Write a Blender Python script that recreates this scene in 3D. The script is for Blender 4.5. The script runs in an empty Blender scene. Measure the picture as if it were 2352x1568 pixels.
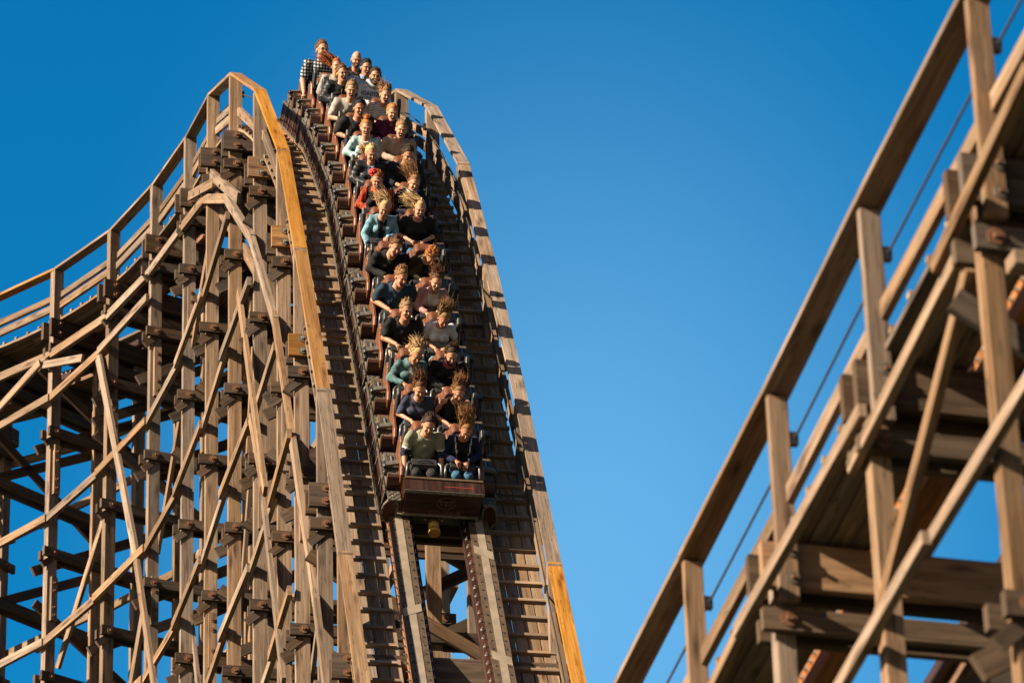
import bpy, math, random
import numpy as np
from mathutils import Vector, Matrix
random.seed(7); np.random.seed(7)
# ------------------------------------------------------------------ camera, sky, sun
SC = bpy.context.scene
COL = SC.collection
PIT, ROL, GROUND = math.radians(30), math.radians(-1.8), -1.7
Fw = Vector((0, math.cos(PIT), math.sin(PIT)))
R0 = Vector((1, 0, 0)); U0 = Vector((0, -math.sin(PIT), math.cos(PIT)))
RC = math.cos(ROL)*R0 + math.sin(ROL)*U0
UC = -math.sin(ROL)*R0 + math.cos(ROL)*U0
FP, CX, CY = 10700.0, 1176.0, 784.0          # focal length and centre in pixels of a 2352 px wide picture
cd = bpy.data.cameras.new('camera'); cam = bpy.data.objects.new('camera', cd); COL.objects.link(cam)
cam.matrix_world = Matrix(((RC.x, UC.x, -Fw.x, 0), (RC.y, UC.y, -Fw.y, 0), (RC.z, UC.z, -Fw.z, 0), (0, 0, 0, 1)))
cd.sensor_width = 36; cd.lens = FP/2352*36; cd.clip_start = .5; cd.clip_end = 6000
cd.dof.use_dof = True; cd.dof.focus_distance = 66; cd.dof.aperture_fstop = 2.8
SC.camera = cam
SUN_EL, SUN_AZ = math.radians(25), math.radians(237)      # azimuth measured clockwise from +Y
w = bpy.data.worlds.new('World'); SC.world = w; w.use_nodes = True
nt = w.node_tree; nt.nodes.clear()
sky = nt.nodes.new('ShaderNodeTexSky'); sky.sky_type = 'NISHITA'; sky.sun_disc = False
sky.sun_elevation = SUN_EL; sky.sun_rotation = SUN_AZ; sky.air_density = 1.0; sky.dust_density = .6; sky.ozone_density = 2.5
hs = nt.nodes.new('ShaderNodeHueSaturation'); hs.inputs['Saturation'].default_value = 1.35; hs.inputs['Value'].default_value = 1.0
bg = nt.nodes.new('ShaderNodeBackground'); bg.inputs['Strength'].default_value = .087
wo = nt.nodes.new('ShaderNodeOutputWorld')
tcw = nt.nodes.new('ShaderNodeTexCoord'); sx = nt.nodes.new('ShaderNodeVectorMath'); sx.operation = 'SUBTRACT'; sx.inputs[1].default_value = (.012, .88, .462)
sm = nt.nodes.new('ShaderNodeVectorMath'); sm.operation = 'MULTIPLY'; sm.inputs[1].default_value = (9.5, 2.5, 8.5)   # paler patch low in the north: lens vignetting painted into the sky colour
sl = nt.nodes.new('ShaderNodeVectorMath'); sl.operation = 'LENGTH'
mw = nt.nodes.new('ShaderNodeMapRange'); mw.interpolation_type = 'SMOOTHSTEP'; mw.inputs['From Min'].default_value = 0; mw.inputs['From Max'].default_value = 1.15
mx = nt.nodes.new('ShaderNodeMixRGB'); mx.inputs[1].default_value = (2.25, 1.55, 1.16, 1); mx.inputs[2].default_value = (.08, .78, .78, 1)
mm = nt.nodes.new('ShaderNodeMixRGB'); mm.blend_type = 'MULTIPLY'; mm.inputs[0].default_value = 1
nt.links.new(tcw.outputs['Generated'], sx.inputs[0]); nt.links.new(sx.outputs[0], sm.inputs[0]); nt.links.new(sm.outputs[0], sl.inputs[0]); nt.links.new(sl.outputs['Value'], mw.inputs['Value'])
nt.links.new(mw.outputs[0], mx.inputs[0]); 
mw2 = nt.nodes.new('ShaderNodeMapRange'); mw2.interpolation_type = 'SMOOTHSTEP'; mw2.inputs['From Min'].default_value = 1.3; mw2.inputs['From Max'].default_value = 3.5
mx2 = nt.nodes.new('ShaderNodeMixRGB'); mx2.inputs[2].default_value = (.62, .42, .36, 1); nt.links.new(sl.outputs['Value'], mw2.inputs['Value']); nt.links.new(mw2.outputs[0], mx2.inputs[0]); nt.links.new(mx.outputs[0], mx2.inputs[1])  # sky beyond the view is dimmed to lower the ambient light
nt.links.new(hs.outputs[0], mm.inputs[1]); nt.links.new(mx2.outputs[0], mm.inputs[2])
nt.links.new(sky.outputs[0], hs.inputs['Color']); nt.links.new(mm.outputs[0], bg.inputs[0]); nt.links.new(bg.outputs[0], wo.inputs[0])
sd = bpy.data.lights.new('sun', 'SUN'); sd.energy = 5; sd.angle = math.radians(.5); sd.color = (1, .83, .61)
sun = bpy.data.objects.new('sun', sd); COL.objects.link(sun)
sdir = Vector((math.sin(SUN_AZ)*math.cos(SUN_EL), math.cos(SUN_AZ)*math.cos(SUN_EL), math.sin(SUN_EL)))
sun.rotation_euler = sdir.to_track_quat('Z', 'Y').to_euler(); sun.location = (-60, -20, 60)
SC.view_settings.view_transform = 'Standard'; SC.view_settings.look = 'None'; SC.view_settings.gamma = 1
SC.view_settings.exposure = 1.42
SC.render.engine = 'CYCLES'
try: SC.cycles.max_bounces = 6
except Exception: pass

# ------------------------------------------------------------------ materials
MATS = {}
def newmat(name):
    m = bpy.data.materials.new(name); m.use_nodes = True; MATS[name] = m
    n = m.node_tree; b = n.nodes['Principled BSDF']; return m, n, b
def N(n, t, **kw):
    o = n.nodes.new(t)
    for k, v in kw.items(): setattr(o, k, v)
    return o
def ramp(n, fac, stops):
    r = N(n, 'ShaderNodeValToRGB'); e = r.color_ramp.elements
    while len(e) < len(stops): e.new(.5)
    for i, (p, c) in enumerate(stops): e[i].position = p; e[i].color = (*c, 1)
    n.links.new(fac, r.inputs[0]); return r
def noise(n, vec, scale, detail=4, rough=.6):
    o = N(n, 'ShaderNodeTexNoise'); o.inputs['Scale'].default_value = scale; o.inputs['Detail'].default_value = detail
    o.inputs['Roughness'].default_value = rough; n.links.new(vec, o.inputs['Vector']); return o
def mapping(n, vec, sc):
    o = N(n, 'ShaderNodeMapping'); o.inputs['Scale'].default_value = sc; n.links.new(vec, o.inputs['Vector']); return o
def mixc(n, mode, fac, a, b):
    o = N(n, 'ShaderNodeMixRGB', blend_type=mode)
    for inp, v in ((0, fac), (1, a), (2, b)):
        if hasattr(v, 'is_linked') or hasattr(v, 'links'): n.links.new(v, o.inputs[inp])
        elif isinstance(v, tuple): o.inputs[inp].default_value = (*v, 1)
        else: o.inputs[inp].default_value = v
    return o
def wood(name, dark, mid, light, knotc=(.06, .035, .02), grain=1.0, rough=.85, blot=.5, grey=(.27, .24, .2)):
    m, n, b = newmat(name)
    uv = N(n, 'ShaderNodeUVMap'); at = N(n, 'ShaderNodeAttribute', attribute_name='tint')
    mp = mapping(n, uv.outputs[0], (1.1, 34, 1)); g = noise(n, mp.outputs[0], 1.0, 6, .65)
    mp2 = mapping(n, uv.outputs[0], (.5, 9, 1)); g2 = noise(n, mp2.outputs[0], 1.0, 3, .5)
    ad = N(n, 'ShaderNodeMath', operation='ADD'); n.links.new(g.outputs[0], ad.inputs[0]); n.links.new(g2.outputs[0], ad.inputs[1])
    ml = N(n, 'ShaderNodeMath', operation='MULTIPLY'); ml.inputs[1].default_value = .5; n.links.new(ad.outputs[0], ml.inputs[0])
    r = ramp(n, ml.outputs[0], [(.36, dark), (.5, mid), (.64, light)])
    # weather blotches
    mp3 = mapping(n, uv.outputs[0], (1.3, 4, 1)); bl = noise(n, mp3.outputs[0], 1.0, 5, .7)
    rb = ramp(n, bl.outputs[0], [(.42, (0, 0, 0)), (.66, (1, 1, 1))])
    fm = N(n, 'ShaderNodeMath', operation='MULTIPLY'); fm.inputs[1].default_value = blot; n.links.new(rb.outputs[0], fm.inputs[0])
    c1 = mixc(n, 'MIX', fm.outputs[0], r.outputs[0], grey)
    # knots
    mk = mapping(n, uv.outputs[0], (1.5, 6.5, 1)); vo = N(n, 'ShaderNodeTexVoronoi'); vo.inputs['Scale'].default_value = 1.0
    n.links.new(mk.outputs[0], vo.inputs['Vector'])
    rk = ramp(n, vo.outputs['Distance'], [(.06, (1, 1, 1)), (.18, (.45, .45, .45)), (.32, (0, 0, 0))])
    c2 = mixc(n, 'MIX', rk.outputs[0], c1.outputs[0], knotc)
    # long drying cracks
    mc = mapping(n, uv.outputs[0], (.7, 16, 1)); cn = noise(n, mc.outputs[0], 1.0, 2, .5)
    rc = ramp(n, cn.outputs[0], [(.485, (0, 0, 0)), (.5, (.75, .75, .75)), (.515, (0, 0, 0))])
    c2 = mixc(n, 'MIX', rc.outputs[0], c2.outputs[0], tuple(x*.5 for x in dark))
    # per-board tint
    hv = N(n, 'ShaderNodeHueSaturation'); n.links.new(c2.outputs[0], hv.inputs['Color'])
    sp = N(n, 'ShaderNodeSeparateColor'); n.links.new(at.outputs['Color'], sp.inputs[0])
    mr = N(n, 'ShaderNodeMapRange'); mr.inputs['To Min'].default_value = .62; mr.inputs['To Max'].default_value = 1.25
    n.links.new(sp.outputs[0], mr.inputs[0]); n.links.new(mr.outputs[0], hv.inputs['Value'])
    mr2 = N(n, 'ShaderNodeMapRange'); mr2.inputs['To Min'].default_value = .7; mr2.inputs['To Max'].default_value = 1.15
    n.links.new(sp.outputs[1], mr2.inputs[0]); n.links.new(mr2.outputs[0], hv.inputs['Saturation'])
    n.links.new(hv.outputs[0], b.inputs['Base Color']); b.inputs['Roughness'].default_value = rough
    bp = N(n, 'ShaderNodeBump'); bp.inputs['Strength'].default_value = .5; bp.inputs['Distance'].default_value = .008
    n.links.new(g.outputs[0], bp.inputs['Height']); n.links.new(bp.outputs[0], b.inputs['Normal'])
    b.inputs['Specular IOR Level'].default_value = .25
    return m
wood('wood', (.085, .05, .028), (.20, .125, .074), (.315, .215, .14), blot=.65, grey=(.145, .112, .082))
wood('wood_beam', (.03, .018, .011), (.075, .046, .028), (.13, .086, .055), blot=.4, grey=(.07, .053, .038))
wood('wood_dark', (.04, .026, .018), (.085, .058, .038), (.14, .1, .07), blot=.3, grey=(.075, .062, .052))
wood('wood_orange', (.18, .08, .022), (.29, .145, .045), (.36, .20, .075), knotc=(.12, .04, .01), blot=.12, grey=(.26, .15, .065), rough=.7)
wood('wood_red', (.12, .045, .016), (.22, .09, .032), (.32, .15, .06), knotc=(.05, .02, .01), blot=.2, grey=(.15, .08, .045), rough=.55)
wood('wood_panel', (.014, .006, .004), (.045, .016, .009), (.10, .035, .018), knotc=(.02, .01, .008), blot=.25, grey=(.05, .028, .02), rough=.35)
wood('wood_deck', (.09, .056, .036), (.20, .135, .085), (.31, .225, .15), blot=.5, grey=(.15, .115, .085))
def plain(name, col, rough=.5, metal=0, var=.15, scale=6, spec=.5, bump=0):
    m, n, b = newmat(name)
    tc = N(n, 'ShaderNodeTexCoord'); ns = noise(n, tc.outputs['Object'], scale, 5, .6)
    lo = tuple(max(0, c*(1-var)) for c in col); hi = tuple(min(1, c*(1+var)) for c in col)
    r = ramp(n, ns.outputs[0], [(.35, lo), (.65, hi)]); n.links.new(r.outputs[0], b.inputs['Base Color'])
    b.inputs['Roughness'].default_value = rough; b.inputs['Metallic'].default_value = metal; b.inputs['Specular IOR Level'].default_value = spec
    if bump:
        bp = N(n, 'ShaderNodeBump'); bp.inputs['Strength'].default_value = bump; bp.inputs['Distance'].default_value = .01
        n.links.new(ns.outputs[0], bp.inputs['Height']); n.links.new(bp.outputs[0], b.inputs['Normal'])
    return m
plain('rust', (.16, .075, .04), .7, .3, .5, 40)
plain('steel', (.4, .39, .36), .35, .6, .3, 30)
plain('galv', (.15, .135, .11), .5, .4, .35, 25)
plain('running_steel', (.27, .22, .165), .5, .15, .18, 5)
plain('brown_paint', (.085, .058, .036), .55, .1, .3, 8)
plain('black_metal', (.03, .03, .033), .4, .3, .4, 20)
plain('black_pad', (.022, .023, .027), .5, 0, .3, 15)
plain('leather', (.13, .047, .018), .45, 0, .25, 9)
plain('leather_dark', (.09, .03, .015), .5, 0, .3, 9)
plain('cable', (.06, .06, .06), .5, .5)
plain('yellow', (.42, .26, .05), .5, .1, .15, 12)
plain('reflector', (.75, .75, .72), .4, 0, .05)
plain('gold_paint', (.10, .055, .03), .5, .2, .2)
plain('cyan_bolt', (.2, .55, .65), .4, .4, .2)
plain('ground', (.03, .035, .015), .95, 0, .4, .2)
plain('kerb_red', (.3, .05, .03), .5, 0, .3)

# ------------------------------------------------------------------ mesh helpers
class MB:
    def __init__(s): s.v = []; s.f = []; s.uv = []; s.t = []; s.m = []; s.sm = []
    def face(s, idx, uvs, tint, m=0, smooth=False):
        s.f.append(idx); s.uv += uvs; s.t += [tint]*len(idx); s.m.append(m); s.sm.append(smooth)
    def board(s, a, b, wv, tv, tint=None, m=0, taper=None, u0=None):
        """solid plank from a to b; wv, tv are half-extent vectors across; faces carry uv in metres along the grain"""
        a = Vector(a); b = Vector(b); wv = Vector(wv); tv = Vector(tv)
        if tint is None: tint = (random.random(), random.random(), random.random())
        L = (b-a).length; k = len(s.v); W = wv.length*2; T = tv.length*2
        w2, t2 = (wv, tv) if taper is None else (wv*taper, tv*taper)
        for p, ww, tt in ((a, wv, tv), (b, w2, t2)):
            s.v += [p-ww-tt, p+ww-tt, p+ww+tt, p-ww+tt]
        o = random.random()*50 if u0 is None else u0; q = random.random()*50
        for i, (c, d) in enumerate(((0, 1), (1, 2), (2, 3), (3, 0))):
            h = W if i % 2 == 0 else T
            s.face([k+c, k+d, k+4+d, k+4+c], [(o, q), (o, q+h), (o+L, q+h), (o+L, q)], tint, m); q += h
        s.face([k+3, k+2, k+1, k], [(o, q+T), (o+.02, q+T), (o+.02, q), (o, q)], tint, m)
        s.face([k+4, k+5, k+6, k+7], [(o, q), (o+.02, q), (o+.02, q+T), (o, q+T)], tint, m)
    def strip(s, rings, closed=True, caps=True, m=0, tint=None, smooth=False, u0=None):
        """loft through rings (lists of points)"""
        if tint is None: tint = (random.random(), random.random(), random.random())
        k = len(s.v); n = len(rings[0]); o = random.random()*50 if u0 is None else u0; q = random.random()*50
        per = [0]
        for i in range(n): per.append(per[-1]+(Vector(rings[0][(i+1) % n])-Vector(rings[0][i])).length)
        us = [o]
        for i in range(1, len(rings)): us.append(us[-1]+(Vector(rings[i][0])-Vector(rings[i-1][0])).length)
        for r in rings: s.v += [Vector(p) for p in r]
        for i in range(len(rings)-1):
            for j in range(n if closed else n-1):
                j2 = (j+1) % n
                s.face([k+i*n+j, k+i*n+j2, k+(i+1)*n+j2, k+(i+1)*n+j],
                       [(us[i], q+per[j]), (us[i], q+per[j+1]), (us[i+1], q+per[j+1]), (us[i+1], q+per[j])], tint, m, smooth)
        if caps and closed:
            s.face([k+j for j in reversed(range(n))], [(o, q)]*n, tint, m)
            e = k+(len(rings)-1)*n; s.face([e+j for j in range(n)], [(o, q)]*n, tint, m)
    def cyl(s, a, b, r, r2=None, n=10, m=0, smooth=True, tint=(.5, .5, .5)):
        a = Vector(a); b = Vector(b); r2 = r if r2 is None else r2
        d = (b-a).normalized(); x = d.orthogonal().normalized(); y = d.cross(x)
        c = [(math.cos(2*math.pi*i/n), math.sin(2*math.pi*i/n)) for i in range(n)]
        s.strip([[a+(x*p+y*q)*r for p, q in c], [b+(x*p+y*q)*r2 for p, q in c]], m=m, tint=tint, smooth=smooth)
    def tube(s, pts, r, n=6, m=0, tint=(.5, .5, .5), rads=None):
        pts = [Vector(p) for p in pts]; rings = []; x = None
        for i, p in enumerate(pts):
            d = (pts[min(i+1, len(pts)-1)]-pts[max(i-1, 0)]).normalized()
            if x is None: x = d.orthogonal().normalized()
            x = (x-d*x.dot(d)).normalized(); y = d.cross(x); rr = r if rads is None else rads[i]
            rings.append([p+(x*math.cos(2*math.pi*j/n)+y*math.sin(2*math.pi*j/n))*rr for j in range(n)])
        s.strip(rings, m=m, tint=tint, smooth=True)
    def ball(s, c, r, n=8, m=0, sc=(1, 1, 1), tint=(.5, .5, .5)):
        c = Vector(c); rings = []
        for i in range(1, n):
            th = math.pi*i/n
            rings.append([c+Vector((math.sin(th)*math.cos(2*math.pi*j/(n*2))*sc[0], math.sin(th)*math.sin(2*math.pi*j/(n*2))*sc[1], -math.cos(th)*sc[2]))*r for j in range(n*2)])
        s.strip(rings, m=m, tint=tint, smooth=True)
    def prism(s, pts, ext, m=0, tint=None):
        """extrude a planar outline by a vector"""
        e = Vector(ext); s.strip([[Vector(p) for p in pts], [Vector(p)+e for p in pts]], m=m, tint=tint)
    def build(s, name, mats, parent=None, bevel=0, recalc=True):
        me = bpy.data.meshes.new(name); me.from_pydata([tuple(v) for v in s.v], [], s.f)
        if isinstance(mats, str): mats = [mats]
        for m in mats: me.materials.append(MATS[m])
        uv = me.uv_layers.new(name='UVMap'); uv.data.foreach_set('uv', [c for p in s.uv for c in p])
        ca = me.color_attributes.new('tint', 'FLOAT_COLOR', 'CORNER'); ca.data.foreach_set('color', [c for t in s.t for c in (t[0], t[1], t[2], 1)])
        me.polygons.foreach_set('material_index', s.m); me.polygons.foreach_set('use_smooth', s.sm)
        if recalc:
            import bmesh
            bm = bmesh.new(); bm.from_mesh(me); bmesh.ops.recalc_face_normals(bm, faces=bm.faces); bm.to_mesh(me); bm.free()
        o = bpy.data.objects.new(name, me); COL.objects.link(o)
        if parent: o.parent = parent
        if bevel:
            bv = o.modifiers.new('bevel', 'BEVEL'); bv.width = bevel; bv.segments = 1; bv.limit_method = 'ANGLE'
        return o
def empty(name, loc=(0, 0, 0), label=None, cat=None, group=None, kind=None, mat=None):
    o = bpy.data.objects.new(name, None); COL.objects.link(o)
    if mat is not None: o.matrix_world = mat
    else: o.location = loc
    o.empty_display_size = .2; tagit(o, label, cat, group, kind); return o
def tagit(o, label=None, cat=None, group=None, kind=None):
    if label: o['label'] = label
    if cat: o['category'] = cat
    if group: o['group'] = group
    if kind: o['kind'] = kind
    return o
def proj(P):
    P = Vector(P); d = P.dot(Fw); return CX+FP*P.dot(RC)/d, CY-FP*P.dot(UC)/d
def pix(x, y): return (Fw+RC*((x-CX)/FP)+UC*((CY-y)/FP))

# ------------------------------------------------------------------ ground
g = MB()
g.board((0, -3000, GROUND-.5), (0, 3000, GROUND-.5), (3000, 0, 0), (0, 0, .5)); go = g.build('ground', 'ground'); tagit(go, kind='structure')
# ------------------------------------------------------------------ track curve
class Track:
    """control points are the tops of the handrail posts on the camera-left side, one per bent; travel runs towards the camera"""
    def __init__(s, pts, off, half=1.4): s.Q = [Vector(p) for p in pts]; s.off = off; s.half = half
    def left(s, k):
        t = k+s.off; i = max(1, min(len(s.Q)-3, int(math.floor(t)))); u = t-i
        a, b, c, d = s.Q[i-1:i+3]
        P = .5*((2*b)+(c-a)*u+(2*a-5*b+4*c-d)*u*u+(3*b-a-3*c+d)*u**3)
        D = .5*((c-a)+2*(2*a-5*b+4*c-d)*u+3*(3*b-a-3*c+d)*u*u)
        return P, D
    def fr(s, k):
        P, D = s.left(k); h = Vector((D.x, D.y, 0)); hl = h.length; h /= hl
        n = Vector((-h.y, h.x, 0)); al = math.degrees(math.atan(-D.z/hl))
        T = D.normalized(); Up = n.cross(T)
        if Up.z < 0: Up = -Up
        hd = 1.0+.3*min(1, max(0, (al-30)/30))
        C = P+s.half*n-Vector((0, 0, hd))
        return C, n, T, Up, al, h, hd
def tnt(a=0., b=1.): return (random.uniform(a, b), random.random(), random.random())
Z = Vector((0, 0, 1))
PTS = [[-8.468, 74.778, 44.978], [-7.246, 73.023, 44.724], [-6.316, 71.259, 44.581], [-5.55, 69.164, 44.242], [-4.981, 66.921, 43.659], [-4.442, 64.604, 42.546],
       [-3.9, 62.396, 40.762], [-3.411, 60.225, 38.25], [-3.05, 58.273, 35.292], [-2.638, 56.321, 31.809], [-2.286, 54.439, 28.284]]
def extend(pts):
    e0 = []; p = Vector(pts[0]); d = Vector(pts[1])-p; ang = math.atan2(d.x, -d.y)
    for i in range(6):
        ang += math.radians(8); p = p+Vector((-2.15*math.sin(ang), 2.15*math.cos(ang), .3+.1*i)); e0.insert(0, p.copy())
    e1 = []; p = Vector(pts[-1])
    for dz in (3.5, 3.3, 3.0, 2.6): p = p+Vector((.36, -1.95, -dz)); e1.append(p.copy())
    return e0+pts+e1
HILL = Track(extend(PTS), 6)
hill = empty('wooden_coaster_hill', (HILL.fr(5)[0].x, HILL.fr(5)[0].y, GROUND), 'tall wooden coaster hill of brown timber trestle that the loaded train is plunging down', 'coaster track')
HM = Matrix.Translation(-Vector(hill.location))
class Kids:
    """moves world coordinates into the parent's frame when a part is linked"""
    def __init__(s, root): s.root = root; s.cnt = {}; s.rest = {}
    def add(s, mb, name, mats, parent=None, **kw):
        o0 = Vector(s.root.location)
        if parent is None:
            s.cnt[name] = s.cnt.get(name, 0)+1
            if s.cnt[name] > 100 and isinstance(mats, str):     # the many small ones beyond the first hundred
                r = s.rest.setdefault((name, mats), MB()); k = len(r.v)
                r.v += [Vector(v)-o0 for v in mb.v]; r.f += [[i+k for i in f] for f in mb.f]; r.uv += mb.uv; r.t += mb.t; r.m += mb.m; r.sm += mb.sm
                return None
        mb.v = [Vector(v)-o0 for v in mb.v]
        return mb.build(name, mats, parent or s.root, **kw)
    def flush(s):
        for (name, mats), r in s.rest.items(): tagit(r.build(name+'s', mats, s.root), kind='stuff')
        s.rest = {}
def seen(p, mx=90, my=90):
    x, y = proj(p); return -mx < x < 2352+mx and -my < y < 1568+my
KH = Kids(hill)
def bolt(mb, p, d, r=.055, m=1, m2=1):
    p = Vector(p); d = Vector(d).normalized()
    mb.cyl(p, p+d*.014, r, n=10, m=m, smooth=False); mb.cyl(p+d*.014, p+d*.05, r*.42, n=6, m=m2, smooth=False)

def facade(tr, x, y, q=-.0, k0=-3., k1=12.):
    """where the picture line through (x,y) meets the vertical face that carries the left posts"""
    best = None; d = pix(x, y)
    def at(k):
        P, D = tr.left(k); h = Vector((D.x, D.y, 0)).normalized(); n = Vector((-h.y, h.x, 0)); P = P+n*q
        # depth so that ray reaches the plan line x*n
        t = (P.x*h.y*0+P.y)/d.y
        return P, (d*t), P.x-(d*t).x
    ks = [k0+i*(k1-k0)/240 for i in range(241)]; pv = None
    cand = []
    for k in ks:
        P, X, e = at(k)
        if pv is not None and pv[1]*e <= 0: cand.append((pv[0], k))
        pv = (k, e)
    if not cand: return None
    a, b = cand[0]
    for _ in range(30):
        c = (a+b)/2
        if at(a)[2]*at(c)[2] <= 0: b = c
        else: a = c
    return at(a)[1], a

def build_structure(tr, K, kmin, kmax, ztop_led, pitch, zmin, opts):
    q0 = tr.half
    # ---- handrail planks, mid rails, toe boards, cable
    for side in (-1, 1):
        def hp(k, dz=0., out=.0):
            C, n, T, Up, al, h, hd = tr.fr(k); return C+n*(q0*side)+Vector((0, 0, hd+dz))+n*side*out
        for k in range(kmin, kmax):
            C, n, T, Up, al, h, hd = tr.fr(k+.5)
            a, b = hp(k, .03), hp(k+1, .03); d = (b-a).normalized(); nn = (n-d*n.dot(d)).normalized(); up = nn.cross(d)
            if up.z < 0: up = -up
            m = MB(); m.board(a-d*.02, b+d*.02*(1 if (k % 2) else -1), nn*opts.get('hw', .095), up*.024, tnt(.3, 1))
            mat = opts['orange_rail'](side, k)
            K.add(m, 'top_rail', mat)
            m = MB(); m.board(hp(k, -.5, -.07), hp(k+1, -.5, -.07), nn*.03, up*.06); K.add(m, 'mid_rail', 'wood') if (side, k) in opts['mid'] else None
            C0, n0, T0, U0_, al0, h0, hd0 = tr.fr(k); C1, n1, T1, U1_, al1, h1, hd1 = tr.fr(k+1)
            m = MB(); m.board(C0+n0*side*(q0-.05)+U0_*.27, C1+n1*side*(q0-.05)+U1_*.27, nn*.03, up*.07); K.add(m, 'toe_board', 'wood_deck' if side > 0 else 'wood')
        m = MB(); pts = []
        for i in range((kmax-kmin)*2+1):
            k = kmin+i*.5; pts.append(hp(k, -.36, -.12))
        m.tube(pts, .011, n=5)
        cbo = K.add(m, 'safety_cable', 'cable')
        for k in range(kmin, kmax+1):
            m = MB(); p = hp(k, -.36, -.1); C, n, T, Up, al, h, hd = tr.fr(k)
            m.board(p-Z*.05, p+Z*.05, n*.045, h*.03); K.add(m, 'cable_bracket', 'black_metal', cbo)
    # ---- walkways
    for side in (-1, 1):
        m = MB(); steps = [kmin+i*.25 for i in range((kmax-kmin)*4+1)]
        nb = 4; w0, w1 = .70, q0-.03
        for j in range(nb):
            qa = w0+(w1-w0)*j/nb+.008; qb = w0+(w1-w0)*(j+1)/nb-.008
            i = 0; st = random.randint(0, 3)
            while i < len(steps)-1:
                i2 = min(len(steps)-1, i+(st if i == 0 and st else 5+random.randint(0, 3))); rings = []
                t = tnt(.1, 1)
                for s_ in range(i, i2+1):
                    kk = steps[s_]-(.01 if s_ == i2 else 0)
                    C, n, T, Up, al, h, hd = tr.fr(kk)
                    rings.append([C+n*side*qa, C+n*side*qb, C+n*side*qb-Up*.045, C+n*side*qa-Up*.045])
                m.strip(rings, tint=t); i = i2
        K.add(m, 'walkway', 'wood_deck')
        m = MB(); k = kmin+.05; i = 0
        while k < kmax:
            C, n, T, Up, al, h, hd = tr.fr(k)
            ln = (tr.fr(k+.01)[0]-C).length*100
            e0, e1 = (.74, q0-.03)
            j1 = random.uniform(-.02, .02)
            m.board(C+n*side*(e0+j1)+Up*.026, C+n*side*(e1)+Up*.026, T*.028, Up*.025, tnt(.3, 1))
            k += .40/ln
        K.add(m, 'walkway_cleats', 'wood_deck')
    # ---- rails
    for side in (-1, 1):
        m = MB(); mp = MB(); ms = MB()
        steps = [kmin+i*.125 for i in range((kmax-kmin)*8+1)]
        def prof(k, a, b, lo, hi):
            C, n, T, Up, al, h, hd = tr.fr(k); C = C+n*.04
            return [C+n*(side*a)+Up*hi, C+n*(side*b)+Up*hi, C+n*(side*b)+Up*lo, C+n*(side*a)+Up*lo]
        m.strip([prof(k, .43, .66, -.12, .20) for k in steps])
        ro = K.add(m, 'rail', 'wood_red')
        mp.strip([prof(k, .405, .68, .202, .215) for k in steps]); K.add(mp, 'rail_plate', 'brown_paint', ro)
        ms.strip([prof(k, .50, .60, .2155, .222) for k in steps]); K.add(ms, 'running_surface', 'running_steel', ro)
        ml = MB(); ml.strip([prof(k, .33, .4295, -.0, .11) for k in steps]); K.add(ml, 'rail_ledge', 'wood_panel', ro)
        k = kmin+.3+(.25 if side > 0 else 0)
        while k < kmax-.1:
            C, n, T, Up, al, h, hd = tr.fr(k); C = C+n*.04; ln = (tr.fr(k+.01)[0]-C).length*100
            c = C+Up*.226; a1 = n*side
            mj = MB(); mj.strip([[c+a1*.42-T*.16, c+a1*.67-T*.02, c+a1*.67+T*.16, c+a1*.42+T*.02], [c+a1*.42-T*.16-Up*.009, c+a1*.67-T*.02-Up*.009, c+a1*.67+T*.16-Up*.009, c+a1*.42+T*.02-Up*.009]])
            if seen(c): K.add(mj, 'joint_plate', 'running_steel', ro)
            k += 2.55/4.2 if ln > 3.4 else 2.55/ln
        mb_ = MB(); k = kmin+.1; i = 0
        while k < kmax-.1:
            C, n, T, Up, al, h, hd = tr.fr(k); C = C+n*.04; ln = (tr.fr(k+.01)[0]-C-n*.04).length*100
            bolt(mb_, C+n*side*.37+Up*.105, Up, .021, 0, 0); bolt(mb_, C+n*side*.66+Up*.06, n*side, .02, 0, 0)
            mb_.cyl(C+n*side*.63+Up*.215, C+n*side*.63+Up*.224, .014, n=6, m=1); mb_.cyl(C+n*side*.45+Up*.215, C+n*side*.45+Up*.224, .014, n=6, m=1)
            k += .43/ln
        tagit(K.add(mb_, 'rail_bolts', ['steel', 'black_metal'], ro), kind='stuff')
    # ---- bents
    for k in reversed(range(kmin, kmax+1)):
        C, n, T, Up, al, h, hd = tr.fr(k); L, _ = tr.left(k); rt = L+n*2*q0
        if opts.get('noend'): C = C-h*.18; L = L-h*.18; rt = rt-h*.18
        pw, pd = opts.get('pw', .10), opts.get('pd', .07)
        capz = C.z-(.10+.12*min(1, max(0, al/60)))
        gnd = GROUND
        for side, q, top in ((-1, -q0, capz-.02 if opts.get('noend') else L.z), (1, q0, L.z), (0, -.42, capz-.05), (0, .47, capz-.05)):
            if side == 0 and not opts['inner'](k, q): continue
            base = C+n*q
            m = MB(); m.board((base.x, base.y, gnd), (base.x, base.y, top-.01), n*pw, h*pd, tnt(.25, 1)); po = K.add(m, 'post', 'wood', bevel=opts.get('bev', 0))
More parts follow.
